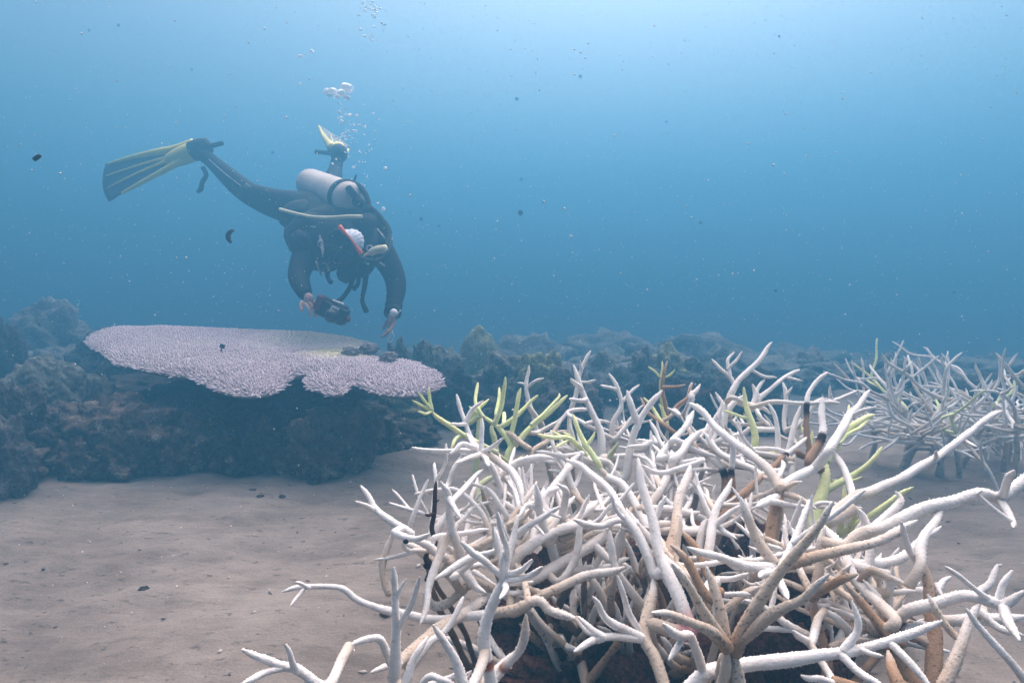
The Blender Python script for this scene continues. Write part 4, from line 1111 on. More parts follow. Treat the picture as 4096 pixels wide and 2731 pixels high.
# grid plate
hgrid = 0.02
X0, X1, Y0, Y1 = fine[:, 0].min(), fine[:, 0].max(), fine[:, 1].min(), fine[:, 1].max()
xs = np.arange(X0 - .03, X1 + .03, hgrid); ys = np.arange(Y0 - .03, Y1 + .03, hgrid)
G = np.stack(np.meshgrid(xs, ys), -1).reshape(-1, 2)
ins = pip(G, poly2).reshape(len(ys), len(xs)); edg, edv = edge_dist(G, poly2)
# snap the outside corner points of cut cells onto the outline
G2 = G.copy(); out = ~ins.ravel()
G2[out] += edv[out] * edg[out][:, None]
cells = [(i, j) for i in range(len(ys) - 1) for j in range(len(xs) - 1) if ins[i:i + 2, j:j + 2].any()]
W = len(xs)
topf = [[i * W + j, i * W + j + 1, (i + 1) * W + j + 1, (i + 1) * W + j] for i, j in cells]
used = sorted({v for f in topf for v in f}); mp = {v: k for k, v in enumerate(used)}
g = G2[used]; e = np.where(out[used], 0.0, edg[used])
zt = table_z(g[:, 0], g[:, 1], e)
th = 0.012 + 0.02 * np.minimum(1, e / 0.5) + 0.12 * np.clip(1 - np.linalg.norm((g - cen) / np.array([0.6, 0.42]), axis=1), 0, 1) ** 1.5
V = np.vstack([np.column_stack([g, zt]), np.column_stack([g, zt - th])]); nu = len(used)
F = [[mp[v] for v in f] for f in topf]; FB = [[mp[v] + nu for v in reversed(f)] for f in topf]
ec = {}
for f in F:
    for k in range(4): ec.setdefault(tuple(sorted((f[k], f[(k + 1) % 4]))), []).append((f[k], f[(k + 1) % 4]))
SK = [[b, a, a + nu, b + nu] for v in ec.values() if len(v) == 1 for a, b in v]
LAV = np.array([0.57, 0.495, 0.535])
tq = lambda x, y: table_pt(300 + x * 0.6378, 1200 + y * 0.6378)[:2]
ptc = [(*tq(1630, 332), 0.15, np.array([0.60, 0.57, 0.38])), (*tq(1500, 215), 0.30, np.array([0.47, 0.45, 0.42])), (*tq(1780, 250), .22, np.array([0.43, .42, .39])), (*tq(780, 275), .06, np.array([.40, .37, .34]))]
def table_col(x, y, base):
    c = np.repeat(base[None], len(x), 0)
    for (a, b, r, k) in ptc:
        w = np.clip(1.3 - np.hypot((x - a), (y - b)) / r, 0, 1)[:, None]; c = c * (1 - w) + k * w
    return c
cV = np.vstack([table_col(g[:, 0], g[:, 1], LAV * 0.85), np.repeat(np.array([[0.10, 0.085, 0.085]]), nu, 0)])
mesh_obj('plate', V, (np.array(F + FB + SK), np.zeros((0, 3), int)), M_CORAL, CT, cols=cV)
# finger branchlets on the plate
sp = 0.0105
bx = np.arange(X0, X1, sp); by = np.arange(Y0, Y1, sp)
S = np.stack(np.meshgrid(bx, by), -1).reshape(-1, 2) + RNG.uniform(-0.45, 0.45, (len(bx) * len(by), 2)) * sp
S = S[pip(S, poly2)]
e, ev = edge_dist(S, poly2)
mb = MB()
crack = np.array([table_pt(300 + x * 0.6378, 1200 + y * 0.6378)[:2] for x, y in [(715, 375), (800, 362), (880, 345), (985, 330)]])
z = table_z(S[:, 0], S[:, 1], e)
ang = np.linspace(0, 2 * math.pi, 6, endpoint=False)
for (x, y), d, v, zz in zip(S, e, ev, z):
    if np.min(np.linalg.norm(crack - (x, y), axis=1)) < 0.028 and random.random() < .8: continue
    dead = min(math.hypot(x - a, y - b) / r for a, b, r, _ in ptc)
    if dead < 0.9 and random.random() < 0.35: continue
    far_ = y > 3.25
    if far_ and random.random() < 0.1: continue
    o = math.exp(-d / 0.035)
    dr = np.array([v[0] * o * 1.1, v[1] * o * 1.1, 1.0 - 0.75 * o]) + RNG.normal(0, 0.22, 3); dr /= np.linalg.norm(dr)
    L = random.uniform(0.010, 0.021) * (1 + 0.5 * o) * (1 if y < 2.75 else 0.75 if y < 3.1 else 0.6) * (0.7 if dead < 1.3 else 1); r = random.uniform(0.0030, 0.0044)
    a = np.array([0, 0, 1.0]) if abs(dr[2]) < .9 else np.array([1.0, 0, 0])
    n1 = np.cross(dr, a); n1 /= np.linalg.norm(n1); n2 = np.cross(dr, n1)
    p0 = np.array([x, y, zz - 0.004]); ring = n1[None] * np.cos(ang)[:, None] + n2[None] * np.sin(ang)[:, None]
    VV = np.vstack([p0 + ring * r, p0 + dr * L * .55 + ring * r * 1.05, p0 + dr * L * .9 + ring * r * 0.72, p0 + dr * L * 1.05])
    i6 = np.arange(6); j6 = (i6 + 1) % 6
    q = np.vstack([np.stack([i6 + 6 * k, j6 + 6 * k, j6 + 6 * k + 6, i6 + 6 * k + 6], 1) for k in (0, 1)])
    t = np.stack([i6 + 12, j6 + 12, np.full(6, 18)], 1)
    b = table_col(np.array([x]), np.array([y]), LAV)[0] * random.uniform(0.85, 1.1)
    cc = np.vstack([np.repeat(b[None] * 0.8, 6, 0), np.repeat(b[None], 6, 0), np.repeat(b[None] * 1.15 + .03, 7, 0)])
    mb.add(VV, q, t, np.clip(cc, 0, .8))
setp(mb.build('branchlets', M_CORAL, CT), kind='stuff')
# stalk
Vs, Fs = ICO[4]
Vs = Vs.copy()
for i, v in enumerate(Vs): Vs[i] = v * (1 + 0.3 * noise.fractal(Vector(v) * 2.5, 0.9, 2.1, 4))
prof = 0.24 + 0.22 * np.clip(Vs[:, 2], 0, 1.2)
mesh_obj('stalk', np.column_stack([cen[0] + 0.05 + Vs[:, 0] * prof * 1.3, cen[1] + 0.15 + Vs[:, 1] * prof, 0.19 + Vs[:, 2] * 0.22]), (np.zeros((0, 4), int), Fs), M_ROCK_DARK, CT)

# things lying on the table coral
def onto(px, py, up=0.0):
    p = table_pt(px, py); return p + np.array([0, 0, up])
mk = onto(888, 1412, 0.012)
T_ = thing('marker_tag', mk, 'small dark plastic tag on a stalk stuck in the table coral', 'tag')
M_TAG = plain('dark_plastic', (0.02, 0.035, 0.045), 0.5, 0.3, 60)
V, q, t = box(mk + np.array([0.004, 0, 0.022]), (0.0125, 0.004, 0.010), Matrix.Rotation(0.35, 3, 'Y'), 0.002)
m_ = MB(); m_.add(V, q, t); m_.build('tag', M_TAG, T_)
m_ = MB(); m_.add(*tube([mk + np.array([0, 0, -0.012]), mk + np.array([-0.003, 0, 0.005]), mk + np.array([0.001, 0, 0.016])], [0.005, 0.0035, 0.004], 0.004, 8)); m_.build('stalk', M_TAG, T_)
for i, (px, py, w, lab) in enumerate([(1475, 1385, 62, 'pale knobbly rubble lump on the rear right of the table coral'), (1555, 1420, 55, 'small round grey lump on the rear edge of the table coral'), (1400, 1400, 56, 'grey sandy lump in the dead patch of the table coral')]):
    p = onto(px, py + 20); ww = w / FPX * 3.2 / 2 * 1.1
    rock('rubble_lump', (p[0], p[1], p[2] + ww * 0.35), (ww, ww * .8, ww * .6), M_RUBBLE, lab, 'rubble', 'lumps on the table coral', sub=5, seed=190 + i, rough=0.4, lobes=0.35)
# ------------------------------------------------------------------ the diver
M_SUIT = plain('black_neoprene', (0.004, 0.006, 0.011), 0.7, 0.35, 22, bmp=0.2, spec=0.08)
M_SKIN = plain('skin', (0.42, 0.25, 0.20), 0.55, 0.12, 40)
M_GEAR = plain('black_nylon', (0.007, 0.008, 0.010), 0.65, 0.4, 45, bmp=0.3, spec=0.1)
M_GEARG = plain('grey_nylon_print', (0.34, 0.31, 0.33), 0.6, 0.6, 45)
M_TANK = plain('pale_painted_tank', (0.50, 0.42, 0.38), 0.45, 0.14, 9)
M_YEL = plain('yellow_rubber', (0.70, 0.62, 0.13), 0.45, 0.12, 14)
M_BLADE = plain('dark_blue_blade', (0.012, 0.03, 0.05), 0.4, 0.25, 14)
M_ORANGE = plain('orange_silicone', (0.85, 0.15, 0.03), 0.4, 0.1, 30)
M_LENS = plain('mask_glass', (0.01, 0.015, 0.02), 0.08, 0.1, 10, spec=0.6)
M_HOSE = plain('pale_yellow_hose', (0.62, 0.56, 0.36), 0.45, 0.1, 30)
M_WHITE = plain('white_plastic', (0.78, 0.78, 0.80), 0.35, 0.06, 30)
M_CAP = plain('white_knit_cap', (0.62, 0.64, 0.70), 0.8, 0.3, 60, bmp=0.5)
M_REDCAM = plain('dark_red_housing', (0.085, 0.010, 0.018), 0.35, 0.2, 30)
M_CAMB = plain('black_housing', (0.012, 0.012, 0.014), 0.35, 0.3, 40)

Q0 = Q
def Q(x, y, d): return Q0(x, y, d * 0.92)
DORG = Q(740, 560, 3.95)
DV = thing('person', (DORG[0], DORG[1], DORG[2] - 0.5), 'scuba diver in black wetsuit hovering over the table coral, one leg kicked out left', 'person')

def skin_mesh(chains, sub=2, grow_=1.0):
    """chains: list of [(point, radius), ...]; the first point of a chain may repeat an earlier point to join it"""
    bm = bmesh.new(); key = {}; rad = {}
    def vert(p, r):
        k = tuple(np.round(p, 5))
        if k not in key: key[k] = bm.verts.new(p); rad[key[k]] = r
        return key[k]
    for ch in chains:
        vs = [vert(p, r) for p, r in ch]
        for a, b in zip(vs, vs[1:]):
            if a is not b and not bm.edges.get((a, b)): bm.edges.new((a, b))
    bm.verts.index_update()
    rl = [rad[v] for v in bm.verts]
    me = bpy.data.meshes.new('tmp'); bm.to_mesh(me); bm.free()
    o = bpy.data.objects.new('tmp', me); COL.objects.link(o)
    m = o.modifiers.new('skin', 'SKIN'); m.use_smooth_shade = True
    for i, r in enumerate(rl):
        s = me.skin_vertices[0].data[i]
        s.radius = (r * grow_, r * grow_) if not isinstance(r, tuple) else r
        s.use_root = (i == 0)
    s2 = o.modifiers.new('sub', 'SUBSURF'); s2.levels = sub; s2.render_levels = sub
    dg = bpy.context.evaluated_depsgraph_get(); dg.update()
    ev = o.evaluated_get(dg).to_mesh()
    V = np.array([v.co[:] for v in ev.vertices]); F = [list(p.vertices) for p in ev.polygons]
    o.evaluated_get(dg).to_mesh_clear()
    bpy.data.objects.remove(o); bpy.data.meshes.remove(me)
    return V, F

PEL = Q(738, 492, 4.32); CHEST = Q(772, 548, 3.98); NECK = Q(795, 570, 3.80)
SHL = Q(706, 572, 3.90); ELL = Q(683, 636, 3.70); WRL = Q(703, 681, 3.50)          # arm at the picture's left
SHR = Q(866, 562, 3.88); ELR = Q(913, 652, 3.80); WRR = Q(902, 716, 3.64)
HIL = Q(694, 484, 4.36); KNL = Q(575, 447, 4.46); ANL = Q(487, 371, 4.60); TOL = Q(452, 345, 4.66)
HIR = Q(752, 474, 4.48); KNR = Q(762, 428, 4.86); ANR = Q(771, 386, 5.16); TOR = Q(778, 352, 5.24)
mid = lambda a, b, t=0.5: a + (b - a) * t
body = [
 [(PEL, 0.135), (mid(PEL, CHEST), 0.14), (CHEST, 0.165), (NECK, 0.075), (Q(803, 568, 3.70), 0.072)],
 [(CHEST, 0.165), (SHL, 0.082), (mid(SHL, ELL), 0.062), (ELL, 0.052), (mid(ELL, WRL, .45), 0.046), (WRL, 0.031)],
 [(CHEST, 0.165), (SHR, 0.082), (mid(SHR, ELR) + np.array([0.015, 0, 0]), 0.062), (ELR, 0.052), (mid(ELR, WRR, .45), 0.046), (WRR, 0.031)],
 [(PEL, 0.135), (HIL, 0.108), (mid(HIL, KNL) + np.array([0, 0, -.012]), 0.090), (KNL, 0.068), (mid(KNL, ANL, .4) + np.array([0, 0, -.01]), 0.063), (ANL, 0.044), (TOL, 0.04)],
 [(PEL, 0.135), (HIR, 0.108), (mid(HIR, KNR), 0.088), (KNR, 0.066), (mid(KNR, ANR, .4), 0.06), (ANR, 0.044), (TOR, 0.04)],
]
BV, BF = skin_mesh(body, 2, 1.17)

def rotm(z):
    z = np.array(z, dtype=float); z /= np.linalg.norm(z)
    return Vector(z).to_track_quat('Z', 'Y').to_matrix()

# hands: palm + four bent fingers + thumb, each finger its own chain rooted in the palm
def hand(wr, dirv, side, nrm, curl):
    d = np.array(dirv, float); d /= np.linalg.norm(d); n = np.array(nrm, float); n -= d * n.dot(d); n /= np.linalg.norm(n); s = np.cross(d, n) * side
    out = []
    p0 = wr; p1 = wr + d * 0.045; p2 = wr + d * 0.085
    out.append(skin_mesh([[(p0, (0.026, 0.030)), (p1, (0.020, 0.040)), (p2, (0.017, 0.040))]], 2))
    for k, (o, L) in enumerate(zip((-0.033, -0.011, 0.011, 0.032), (0.062, 0.076, 0.080, 0.070))):
        b = p2 + s * o - d * 0.02; ch = [(b, 0.0095)]; q = b + d * 0.02; ch.append((q, 0.0095)); dd = d.copy()
        for j in range(3):
            dd = dd * math.cos(curl) + n * math.sin(curl); dd /= np.linalg.norm(dd)
            q = q + (dd + s * o * 1.5) * L * (0.42, 0.33, 0.25)[j]; ch.append((q, (0.009, 0.0082, 0.0068)[j]))
        out.append(skin_mesh([ch], 1))
    b = p0 + d * 0.03 + s * 0.030; t1 = b + d * 0.028 + s * 0.026 + n * 0.012; t2 = t1 + d * 0.030 + s * 0.004 + n * 0.014
    out.append(skin_mesh([[(b, 0.013), (t1, 0.011), (t2, 0.0085)]], 1))
    return out
HCAM = Q(722, 700, 3.42)
HL = hand(WRL, HCAM - WRL, -1, np.array([0.5, -0.3, -0.8]), 0.55)
HR = hand(WRR, Q(897, 760, 3.60) - WRR, 1, np.array([-0.6, -0.5, -0.2]), 0.35)
# head
HC = Q(789, 569, 3.60)
HUP = Q(789 + 58, 569 - 45, 3.62) - HC; HUP /= np.linalg.norm(HUP)           # the crown points up to the right
HFW = np.array([-0.42, -0.80, -0.42]); HFW -= HUP * HFW.dot(HUP); HFW /= np.linalg.norm(HFW)
HSD = np.cross(HFW, HUP)
def H(x, y, z): return HC + HSD * x + HFW * y + HUP * z              # side, forward, up in the head's own frame
hv, hf = ICO[5]
hvv = hv * np.array([0.074, 0.094, 0.115])
for i, v in enumerate(hv):
    x, y, z = hvv[i]
    if z < -0.03: x *= 1 - 2.6 * (-z - 0.03); y = y * (1 - 1.2 * (-z - 0.03)) + 0.010
    nose = math.exp(-((x / 0.013) ** 2 + ((z + 0.012) / 0.022) ** 2)) * 0.022 if y > 0 else 0
    brow = math.exp(-((z - 0.022) / 0.012) ** 2) * 0.005 if y > 0.03 else 0
    eye = math.exp(-(((abs(x) - 0.03) / 0.014) ** 2 + ((z - 0.004) / 0.011) ** 2)) * -0.010 if y > 0 else 0
    lips = math.exp(-((x / 0.022) ** 2 + ((z + 0.052) / 0.010) ** 2)) * 0.006 if y > 0 else 0
    ear = math.exp(-(((y + 0.005) / 0.016) ** 2 + ((z + 0.004) / 0.026) ** 2)) * 0.016 * np.sign(x) if abs(x) > 0.05 else 0
    hvv[i] = (x + ear, y + nose + brow + eye + lips, z)
HEADV = np.array([H(*v) for v in hvv])
AV = [BV]; AF = list(BF); off = len(BV); fm = [0] * len(BF)
for (v, f) in HL + HR:
    AV.append(v); AF += [[a + off for a in q] for q in f]; fm += [1] * len(f); off += len(v)
AV.append(HEADV); AF += [[int(a) + off for a in q] for q in hf]; fm += [1] * len(hf)
mesh_obj('body', np.vstack(AV), AF, [M_SUIT, M_SKIN], DV, fm=fm)

def part(name, mat, parent, *shapes, **k):
    m = MB()
    for s in shapes: m.add(*s[:3])
    return m.build(name, mat, parent, **k)
# cap and hood
cv = []; sel = hv
capV = hv * np.array([0.080, 0.100, 0.121]); mask_ = (hv[:, 2] > 0.22 + 0.25 * hv[:, 1])
keep = [f for f in hf if mask_[f].all()]
ridge = 1 + 0.018 * np.sin(np.arctan2(hv[:, 0], hv[:, 2]) * 22)
part('cap', M_CAP, DV, (np.array([H(*v) for v in capV * ridge[:, None]]), None, keep))
mask2 = ~(hv[:, 2] > 0.26 + 0.25 * hv[:, 1]) & ((hv[:, 1] < 0.35) | (hv[:, 2] < -0.72))
part('hood', M_SUIT, DV, (np.array([H(*v) for v in hvv * 1.055]), None, [f for f in hf if mask2[f].all()]))
# mask: frame ring, lens, orange skirt edge, strap
def ring(fr, rx, rz, y0, n=26, bulge=0.02, z0=0.0):
    return [H(rx * math.copysign(abs(math.cos(a)) ** 0.7, math.cos(a)), y0 - bulge * (math.cos(a) ** 2), z0 + rz * math.copysign(abs(math.sin(a)) ** 0.7, math.sin(a))) for a in np.linspace(0, 2 * math.pi, n)]
MK = part('mask', M_GEAR, DV, tube(ring(0, 0.082, 0.052, 0.118), 0.012, 0.008, 8, False), tube(ring(0, 0.078, 0.050, 0.096), 0.014, 0.008, 8, False))
n = 26; rg = np.array(ring(0, 0.078, 0.048, 0.119, n)[:-1]); ct = rg.mean(0)
part('lens', M_LENS, MK, (np.vstack([rg, ct]), None, [[i, (i + 1) % (n - 1), n - 1] for i in range(n - 1)]))
top_arc = [H(x, 0.128 - 0.9 * x * x * 2, 0.056 - abs(x) * 0.05) for x in np.linspace(-0.085, 0.085, 9)]
part('frame_edge', M_ORANGE, MK, tube(top_arc, [0.013, 0.011, 0.008, 0.007, 0.006, 0.007, 0.009, 0.012, 0.015], 0.008, 8))
part('strap', M_ORANGE, MK, tube([H(-0.088, 0.06, 0.03), H(-0.092, 0, 0.03), H(-0.06, -0.085, 0.02), H(0.06, -0.085, 0.02), H(0.092, 0, 0.03), H(0.088, 0.06, 0.03)], 0.006, 0.01, 6))
# regulator
RG = part('regulator', M_GEAR, DV, box(H(0, 0.135, -0.058), (0.036, 0.026, 0.030), np.column_stack([HSD, HFW, HUP]), 0.010), tube([H(-0.05, 0.13, -0.062), H(0.05, 0.13, -0.062)], 0.017, 0.006, 10))
part('purge_cover', M_GEAR, RG, tube([H(0, 0.155, -0.058), H(0, 0.168, -0.058)], [0.027, 0.022], 0.004, 16))
part('hose', M_GEAR, DV, tube([H(0.05, 0.13, -0.06), Q(858, 600, 3.58), Q(896, 566, 3.72), Q(884, 520, 3.92), Q(846, 492, 4.02)], 0.013, 0.012, 10))
# buoyancy vest: shoulders, collar and the bladder round the back
def blob(c, half, R=None, rough=0.06, seed=0, sub=4):
    v, f = ICO[sub]; v = v.copy()
    for i, w in enumerate(v): v[i] = w * (1 + rough * noise.fractal(Vector(w) * 2.2 + Vector((seed * 3.1, 0, 0)), 0.9, 2.1, 3))
    v = v * np.array(half)
    if R is not None: v = v @ np.asarray(R).T
    return v + np.asarray(c), None, f
VS = part('vest', M_GEAR, DV, blob(Q(848, 535, 3.92), (0.125, 0.12, 0.115), None, 0.05, 1), blob(Q(716, 545, 3.98), (0.145, 0.13, 0.145), None, 0.06, 2), blob(Q(780, 520, 4.08), (0.25, 0.16, 0.135), None, 0.05, 3),
          blob(Q(745, 590, 3.90), (0.15, 0.09, 0.085), None, 0.08, 4), blob(Q(820, 605, 3.86), (0.10, 0.08, 0.085), None, 0.08, 5), blob(Q(700, 500, 4.2), (0.15, 0.15, 0.11), None, 0.06, 6))
part('collar', M_GEAR, VS, tube([Q(738, 615, 3.80), Q(716, 560, 3.84), Q(752, 516, 3.94), Q(830, 506, 3.94), Q(880, 530, 3.86), Q(886, 565, 3.78)], [0.03, 0.034, 0.034, 0.034, 0.034, 0.028], 0.02, 10))
for b_ in (blob(Q(722, 548, 3.845), (0.030, 0.012, 0.045), None, 0.3, 8, 3), blob(Q(706, 585, 3.80), (0.028, 0.012, 0.03), None, 0.3, 9, 3), blob(Q(736, 468, 4.15), (0.035, 0.03, 0.022), None, 0.3, 10, 3)): part('logo_patch', M_GEARG, VS, b_)
part('shoulder_strap', M_GEARG, VS, tube([Q(742, 500, 3.93), Q(736, 540, 3.80), Q(745, 590, 3.73), Q(756, 622, 3.74)], [0.010, 0.011, 0.011, 0.009], 0.012, 6))
part('shoulder_strap', M_GEAR, VS, tube([Q(856, 505, 3.92), Q(862, 545, 3.77), Q(846, 590, 3.72), Q(830, 620, 3.74)], [0.02, 0.021, 0.02, 0.016], 0.012, 6))
part('chest_strap', M_GEAR, VS, tube([Q(738, 596, 3.72), Q(780, 606, 3.70), Q(836, 600, 3.71)], 0.014, 0.012, 6))
part('pocket', M_GEAR, VS, blob(Q(690, 560, 3.80), (0.06, 0.05, 0.075), None, 0.12, 21, 4)); part('pocket', M_GEAR, VS, blob(Q(674, 540, 3.98), (0.05, 0.06, 0.07), None, 0.12, 22, 4))
for p_ in (Q(738, 560, 3.77), Q(850, 570, 3.72), Q(700, 470, 4.13)): part('buckle', M_GEARG, VS, tube([p_ + np.array([-.012, -.015, .012]), p_ + np.array([.012, -.015, .012]), p_ + np.array([.012, -.015, -.012]), p_ + np.array([-.012, -.015, -.012]), p_ + np.array([-.012, -.015, .012])], 0.004, 0.006, 6))
for (a_, b_, r_) in ((Q(702, 520, 3.88), Q(742, 528, 3.82), .006), (Q(690, 590, 3.78), Q(706, 604, 3.74), .007), (Q(862, 520, 3.84), Q(884, 548, 3.76), .005), (Q(760, 520, 3.86), Q(780, 512, 3.86), .008), (Q(726, 600, 3.74), Q(738, 632, 3.76), .006), (Q(868, 600, 3.74), Q(884, 612, 3.72), .006)):
    part('webbing', M_GEARG, VS, tube([a_, (a_ + b_) / 2 + np.array([0, -.012, .004]), b_], r_, 0.01, 6))
part('knee_pad', M_GEAR, DV, blob(KNL + np.array([-0.01, -0.055, 0.01]), (0.055, 0.03, 0.045), None, 0.1, 23, 4))
part('inflator', M_HOSE, DV, tube([Q(852, 580, 3.70), Q(866, 574, 3.68), Q(886, 572, 3.66)], [0.020, 0.022, 0.024], 0.006, 12), tube([Q(850, 580, 3.70), Q(838, 590, 3.72), Q(846, 606, 3.72)], 0.012, 0.006, 8))
part('low_pressure_hose', M_HOSE, DV, tube([Q(643, 481, 4.05), Q(680, 491, 3.92), Q(720, 499, 3.84), Q(762, 500, 3.80), Q(806, 497, 3.79), Q(832, 498, 3.80)], 0.0105, 0.012, 10))
for (a, b, c, e) in ((Q(815, 612, 3.78), Q(808, 650, 3.74), Q(792, 678, 3.70), Q(776, 694, 3.66)), (Q(842, 612, 3.78), Q(838, 655, 3.72), Q(832, 690, 3.70), Q(842, 716, 3.68)), (Q(758, 610, 3.80), Q(752, 628, 3.78), Q(756, 645, 3.76), Q(762, 648, 3.76)), (Q(808, 612, 3.78), Q(822, 630, 3.76), Q(822, 652, 3.74), Q(812, 664, 3.72))):
    part('strap', M_GEAR, DV, tube([a, b, c, e], [0.018, 0.014, 0.012, 0.015], 0.01, 8))
part('gauge_console', M_GEAR, DV, blob(Q(796, 628, 3.74), (0.055, 0.04, 0.055), None, 0.15, 12, 3))
# tank along the back
T0 = Q(712, 422, 4.62); T1 = Q(804, 458, 4.02); ax = (T1 - T0) / np.linalg.norm(T1 - T0); TL = np.linalg.norm(T1 - T0)
prof = [(-0.03, 0.03), (-0.02, 0.075), (0.0, 0.095), (0.03, 0.101)] + [(x, 0.102) for x in np.linspace(0.06, TL - 0.06, 9)] + [(TL - 0.01, 0.102), (TL + 0.02, 0.098), (TL + 0.045, 0.086), (TL + 0.065, 0.064), (TL + 0.078, 0.034), (TL + 0.10, 0.020)]
TK = part('tank', M_TANK, DV, tube([T0 + ax * a for a, _ in prof], [b for _, b in prof], 0.012, 32))
part('tank_band', M_GEAR, TK, tube([T0 + ax * (TL - 0.075), T0 + ax * (TL - 0.03)], 0.112, 0.01, 32))
VLV = part('valve', M_GEAR, TK, tube([T1 + ax * 0.09, T1 + ax * 0.15], [0.026, 0.03], 0.006, 14), tube([T1 + ax * 0.12 + np.array([-0.03, 0, 0.055]), T1 + ax * 0.12 + np.array([0.055, 0, -0.05])], 0.022, 0.008, 12), blob(T1 + ax * 0.14 + np.array([0.05, 0, -0.05]), (0.035, 0.035, 0.04), None, 0.1, 3, 3))
part('handle', M_GEAR, VLV, tube([T1 + ax * 0.12 + np.array([-0.035, 0, 0.06]), T1 + ax * 0.12 + np.array([-0.055, 0, 0.085])], 0.02, 0.006, 10))
part('hose', M_GEAR, DV, tube([Q(768, 440, 4.02), Q(790, 424, 4.02), Q(818, 424, 4.00), Q(836, 440, 3.96), Q(846, 466, 3.92), Q(842, 486, 3.90)], 0.016, 0.012, 10))
part('hose', M_GEAR, DV, tube([Q(806, 424, 4.05), Q(815, 412, 4.05), Q(818, 402, 4.05)], 0.006, 0.008, 8))
part('hose', M_GEAR, DV, tube([Q(846, 470, 3.92), Q(876, 500, 3.84), Q(892, 540, 3.78), Q(886, 566, 3.70)], 0.012, 0.012, 10))
# watch and cuff at the pointing wrist
wd = (WRR - ELR) / np.linalg.norm(WRR - ELR)
part('cuff', M_SUIT, DV, tube([WRR - wd * 0.05, WRR + wd * 0.012], [0.048, 0.042], 0.01, 16))
WT = part('watch', M_GEAR, DV, tube([WRR - wd * 0.012, WRR + wd * 0.014], 0.047, 0.008, 18))
part('dial', M_WHITE, WT, tube([Q(904, 718, 3.588), Q(905, 718, 3.572)], [0.021, 0.020], 0.004, 18))
part('strap', M_WHITE, WT, tube([Q(910, 724, 3.59), Q(920, 713, 3.57)], [0.006, 0.004], 0.004, 6))
# seams on the wetsuit leg
def seam(pts): return tube(pts, 0.0035, 0.008, 5)
nb = np.array([0, -0.066, 0.012])
part('leg_seam', M_GEARG, DV, seam([ANL + nb * .72, mid(ANL, KNL, .5) + nb, mid(ANL, KNL, .92) + nb * 1.05 + np.array([0, 0, .01])]), seam([mid(ANL, KNL, .80) + nb, mid(ANL, KNL, .84) + nb + np.array([.03, .01, .02]), KNL + nb + np.array([.03, 0, .03])]), seam([KNL + nb + np.array([.06, 0, .02]), KNL + nb + np.array([.04, -.004, -.03]), KNL + nb + np.array([.0, 0, -.05])]))

def fin(foot, tip, wide, tabdir, name='fin', strap_to=None):
    """swim fin from the heel point to the tip; `wide` is the across direction"""
    ax = tip - foot; L = np.linalg.norm(ax); ax = ax / L
    w = np.array(wide, float); w -= ax * w.dot(ax); w /= np.linalg.norm(w); nrm = np.cross(ax, w)
    F_ = lambda u, v, h=0.0: foot + ax * u * L + w * v + nrm * h
    root = part(name, M_YEL, DV, tube([F_(-0.10, 0), F_(0.0, 0.0), F_(0.12, 0), F_(0.26, 0), F_(0.34, 0)], [0.046, 0.060, 0.064, 0.052, 0.030], 0.012, 18))
    half = lambda u: 0.055 + 0.10 * max(0, (u - 0.22) / 0.78) ** 0.8
    us = np.linspace(0.22, 1.0, 18); vs = np.linspace(-1, 1, 9)
    def sheet(h, s=1.0, u0=0.22, u1=1.0, va=-1, vb=1):
        U = np.linspace(u0, u1, 18); Vv = np.linspace(va, vb, 9)
        return np.array([[F_(u - 0.05 * (abs(v) ** 2) * (u > .9), v * half(u) * s, h + 0.03 * math.sin(u * 2.2)) for v in Vv] for u in U])
    def shell(a, b):
        n, m = a.shape[:2]; A = a.reshape(-1, 3); B_ = b.reshape(-1, 3); ii = np.arange(n - 1)[:, None] * m + np.arange(m - 1)[None]
        q = np.stack([ii, ii + 1, ii + m + 1, ii + m], -1).reshape(-1, 4); N_ = n * m
        e = []
        bd = [k for k in range(m)] + [k * m + m - 1 for k in range(1, n)] + [(n - 1) * m + k for k in range(m - 2, -1, -1)] + [k * m for k in range(n - 2, 0, -1)]
        for k in range(len(bd)): e.append([bd[k], bd[k - 1], bd[k - 1] + N_, bd[k] + N_])
        return np.vstack([A, B_]), np.vstack([q, q[:, ::-1] + N_, e]), None
    part('blade', M_BLADE, root, shell(sheet(0.004), sheet(-0.004)))
    part('rail', M_YEL, root, tube([F_(u, -half(u) * 1.0, 0.03 * math.sin(u * 2.2)) for u in np.linspace(0.02, 0.92, 9)], np.linspace(0.040, 0.009, 9), 0.015, 10))
    part('rail', M_YEL, root, tube([F_(u, half(u) * 1.0, 0.03 * math.sin(u * 2.2)) for u in np.linspace(0.15, 0.8, 9)], np.linspace(0.026, 0.010, 9), 0.015, 8))
    for v0 in (-0.36, 0.34):
        for s in (1, -1):
            part('rib', M_YEL, root, tube([F_(u, v0 * half(u) * (0.4 + 0.6 * u), 0.03 * math.sin(u * 2.2) + s * 0.006) for u in np.linspace(0.28, 0.95, 8)], np.linspace(0.012, 0.004, 8), 0.02, 6))
    part('foot_pocket', M_GEAR, root, tube([F_(-0.13, 0), F_(-0.06, 0), F_(0.04, 0)], [0.052, 0.066, 0.068], 0.012, 18))
    part('strap', M_GEAR, root, tube([F_(-0.12, 0, 0.0), foot - ax * 0.02 + np.array(tabdir) * 0.06, foot + np.array(tabdir) * 0.20], [0.018, 0.017, 0.016], 0.01, 8))
    return root
fin(TOL, Q(243, 428, 4.75), np.array([0.15, -0.45, -1.0]), (0.95, -0.1, 0.22))
part('strap', M_GEAR, DV, tube([Q(466, 385, 4.55), Q(474, 402, 4.54), Q(465, 418, 4.54), Q(461, 435, 4.54), Q(453, 441, 4.54)], [0.016, 0.015, 0.016, 0.017, 0.012], 0.012, 8))
fin(TOR, Q(772, 306, 5.72), np.array([1.0, -0.2, -0.9]), (-0.9, 0.0, 0.05))
